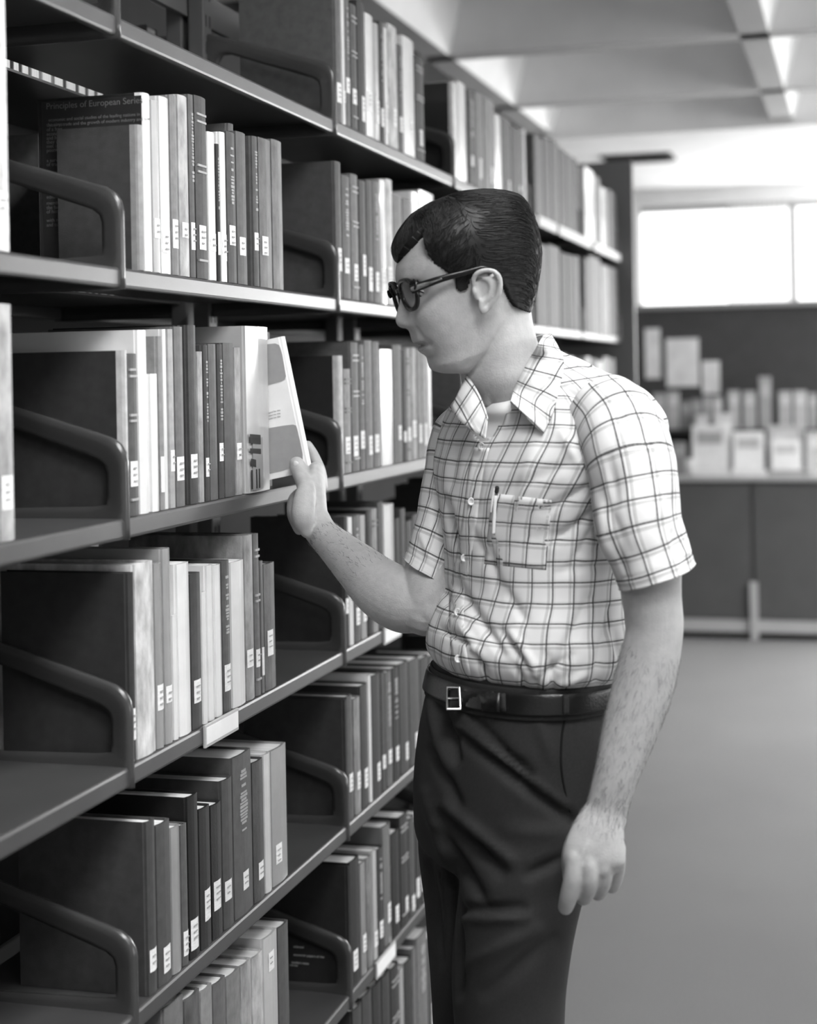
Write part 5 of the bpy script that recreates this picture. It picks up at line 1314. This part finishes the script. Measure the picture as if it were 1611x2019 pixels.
# buckle
bp = [onshirt(x, y, .006, BLT) for x, y in ((882, 1355), (906, 1356), (908, 1398), (882, 1398))]
bp = [bp[0], bp[1], bp[2], bp[3], bp[0]]
BV = []
for a, b in zip(bp, bp[1:]): BV.append(tube([a, (a + b) / 2, b], [.0018] * 3, n=8, m=8, ref=cn(FW)))
BV.append(tube([(bp[0] + bp[3]) / 2, (bp[0] + bp[3]) / 2 * .5 + (bp[1] + bp[2]) / 2 * .5 - FW * .002, (bp[1] + bp[2]) / 2], [.0014] * 3, n=8, m=8, ref=cn(UP)))
link('buckle', joinme('buckle', BV, True), M_CHROME, belt)
# pocket seam, slanting down from the waistband
sp = [onshirt(x, y, -.0002, TBV, 2.2) for x, y in ((1115, 1412), (1108, 1450), (1106, 1500), (1112, 1550), (1124, 1600))]
link('pocket_seam', mesh('pocket_seam', *tube(sp, [.0016] * 5, n=8, m=30, ref=cn(UP)), True), mat('seam_thread', .01, .9, .1), trousers)
for (x, W_, y0) in ((1012, 2.24, 0), (940, 2.46, 0)):
    c = q3(x, z_(.0, W_), W_); fd = -R3 * .93 - F3 * .36; sd = np.cross(U3, fd)
    D = [(-.075, .030, .034, .050), (-.05, .036, .040, .060), (.0, .037, .042, .085), (.06, .040, .040, .075), (.12, .046, .030, .052), (.17, .044, .024, .040), (.205, .030, .018, .030)]
    V = []; 
    for s, hw_, zc, zh in D:
        for j in range(20):
            q = 2 * pi * j / 20; zz = max(.002, zc + zh * .9 * sin(q)); V.append(cn((c[0], c[1], 0)) + fd * s + sd * hw_ * cos(q) + U3 * zz)
    link('shoe', mesh('shoe', V, grid_faces(7, 20) + [tuple(range(20))[::-1], tuple(range(120, 140))], True), M_SHOE, MAN)

# ------------------------------------------------------------------ pen clipped in the shirt pocket
pen = empty('pen', (0, 0, 0), 'slim white pen clipped in the chest pocket of the checked shirt', 'pen')
M_PEN = mat('pen_white', .85, .3, .5)
pts = [onshirt(980, 966, .0050), onshirt(978, 985, .0055), onshirt(972, 1040, .0050)]
link('clip', mesh('clip', *tube([onshirt(975, 964, .0080), onshirt(971, 985, .0078), onshirt(968, 1009, .0065)], [.0014, .0015, .0013], n=8, m=16), True), M_PEN, pen)
link('cap', mesh('cap', *tube([onshirt(980, 962, .0050), onshirt(979, 969, .0050)], [.0030, .0030], n=12, m=8), True), M_PRINTD, pen)
link('barrel', mesh('barrel', *tube([onshirt(977, 980, .0036), onshirt(973, 1050, .0030)], [.0024, .0024], n=12, m=8), True), M_PEN, pen)

# ------------------------------------------------------------------ the book being pulled out
YH_ = 2.463
Bc = onYplane(611, 929, YH_); Tc = onYplane(556, 663, YH_)
upv = (Tc - Bc); hgt = upv.length; upv.normalize(); wv = Vector((-upv.z, 0, upv.x)); wv = wv if wv.x < 0 else -wv
hb = empty('book', Bc, 'white book with two grey rounded panels held tilted out of the row by the man', 'book')
hb.matrix_world = Matrix(((-wv.x, 0, upv.x, Bc.x), (-wv.y, 1, upv.y, Bc.y), (-wv.z, 0, upv.z, Bc.z), (0, 0, 0, 1)))
cov, pag = book_meshes(.019, hgt, .135)
o = link('cover', cov, M_WHITEP, hb); link('pages', pag, M_PAGE, hb)
M_HG = mat('held_book_grey', .33, .45, .4, noise_amt=.05, nscale=60)
hbi = hb.matrix_world.inverted()
def hb_panel(px):
    P = [hbi @ onYplane(x, y, YH_) for x, y in px]
    V = [(p.x, -.0007, p.z) for p in P] + [(p.x, -.0001, p.z) for p in P]; n = len(P)
    F = [tuple(range(n)), tuple(range(n, 2 * n))[::-1]] + [(i, (i + 1) % n, n + (i + 1) % n, n + i) for i in range(n)]
    return link('cover_panel', mesh('cover_panel', V, F), M_HG, hb)
hb_panel([(505, 684), (524, 679), (543, 677), (550, 680), (553, 686), (557, 700), (563, 735), (564, 742), (562, 748), (555, 752), (540, 756), (524, 760), (505, 763)])
hb_panel([(505, 850), (525, 845), (560, 839), (578, 837), (584, 839), (586, 845), (592, 870), (597, 895), (597, 905), (594, 912), (580, 920), (560, 927), (525, 935), (505, 939)])
for k, yy in enumerate((816, 822, 828)):
    p = hbi @ onYplane(527, yy, YH_)
    text('cover_text', 'issued for the', .0042, M_SPW, Matrix.Translation((p.x, -.0005, p.z)) @ face_rot(), hb, ext=.0001)
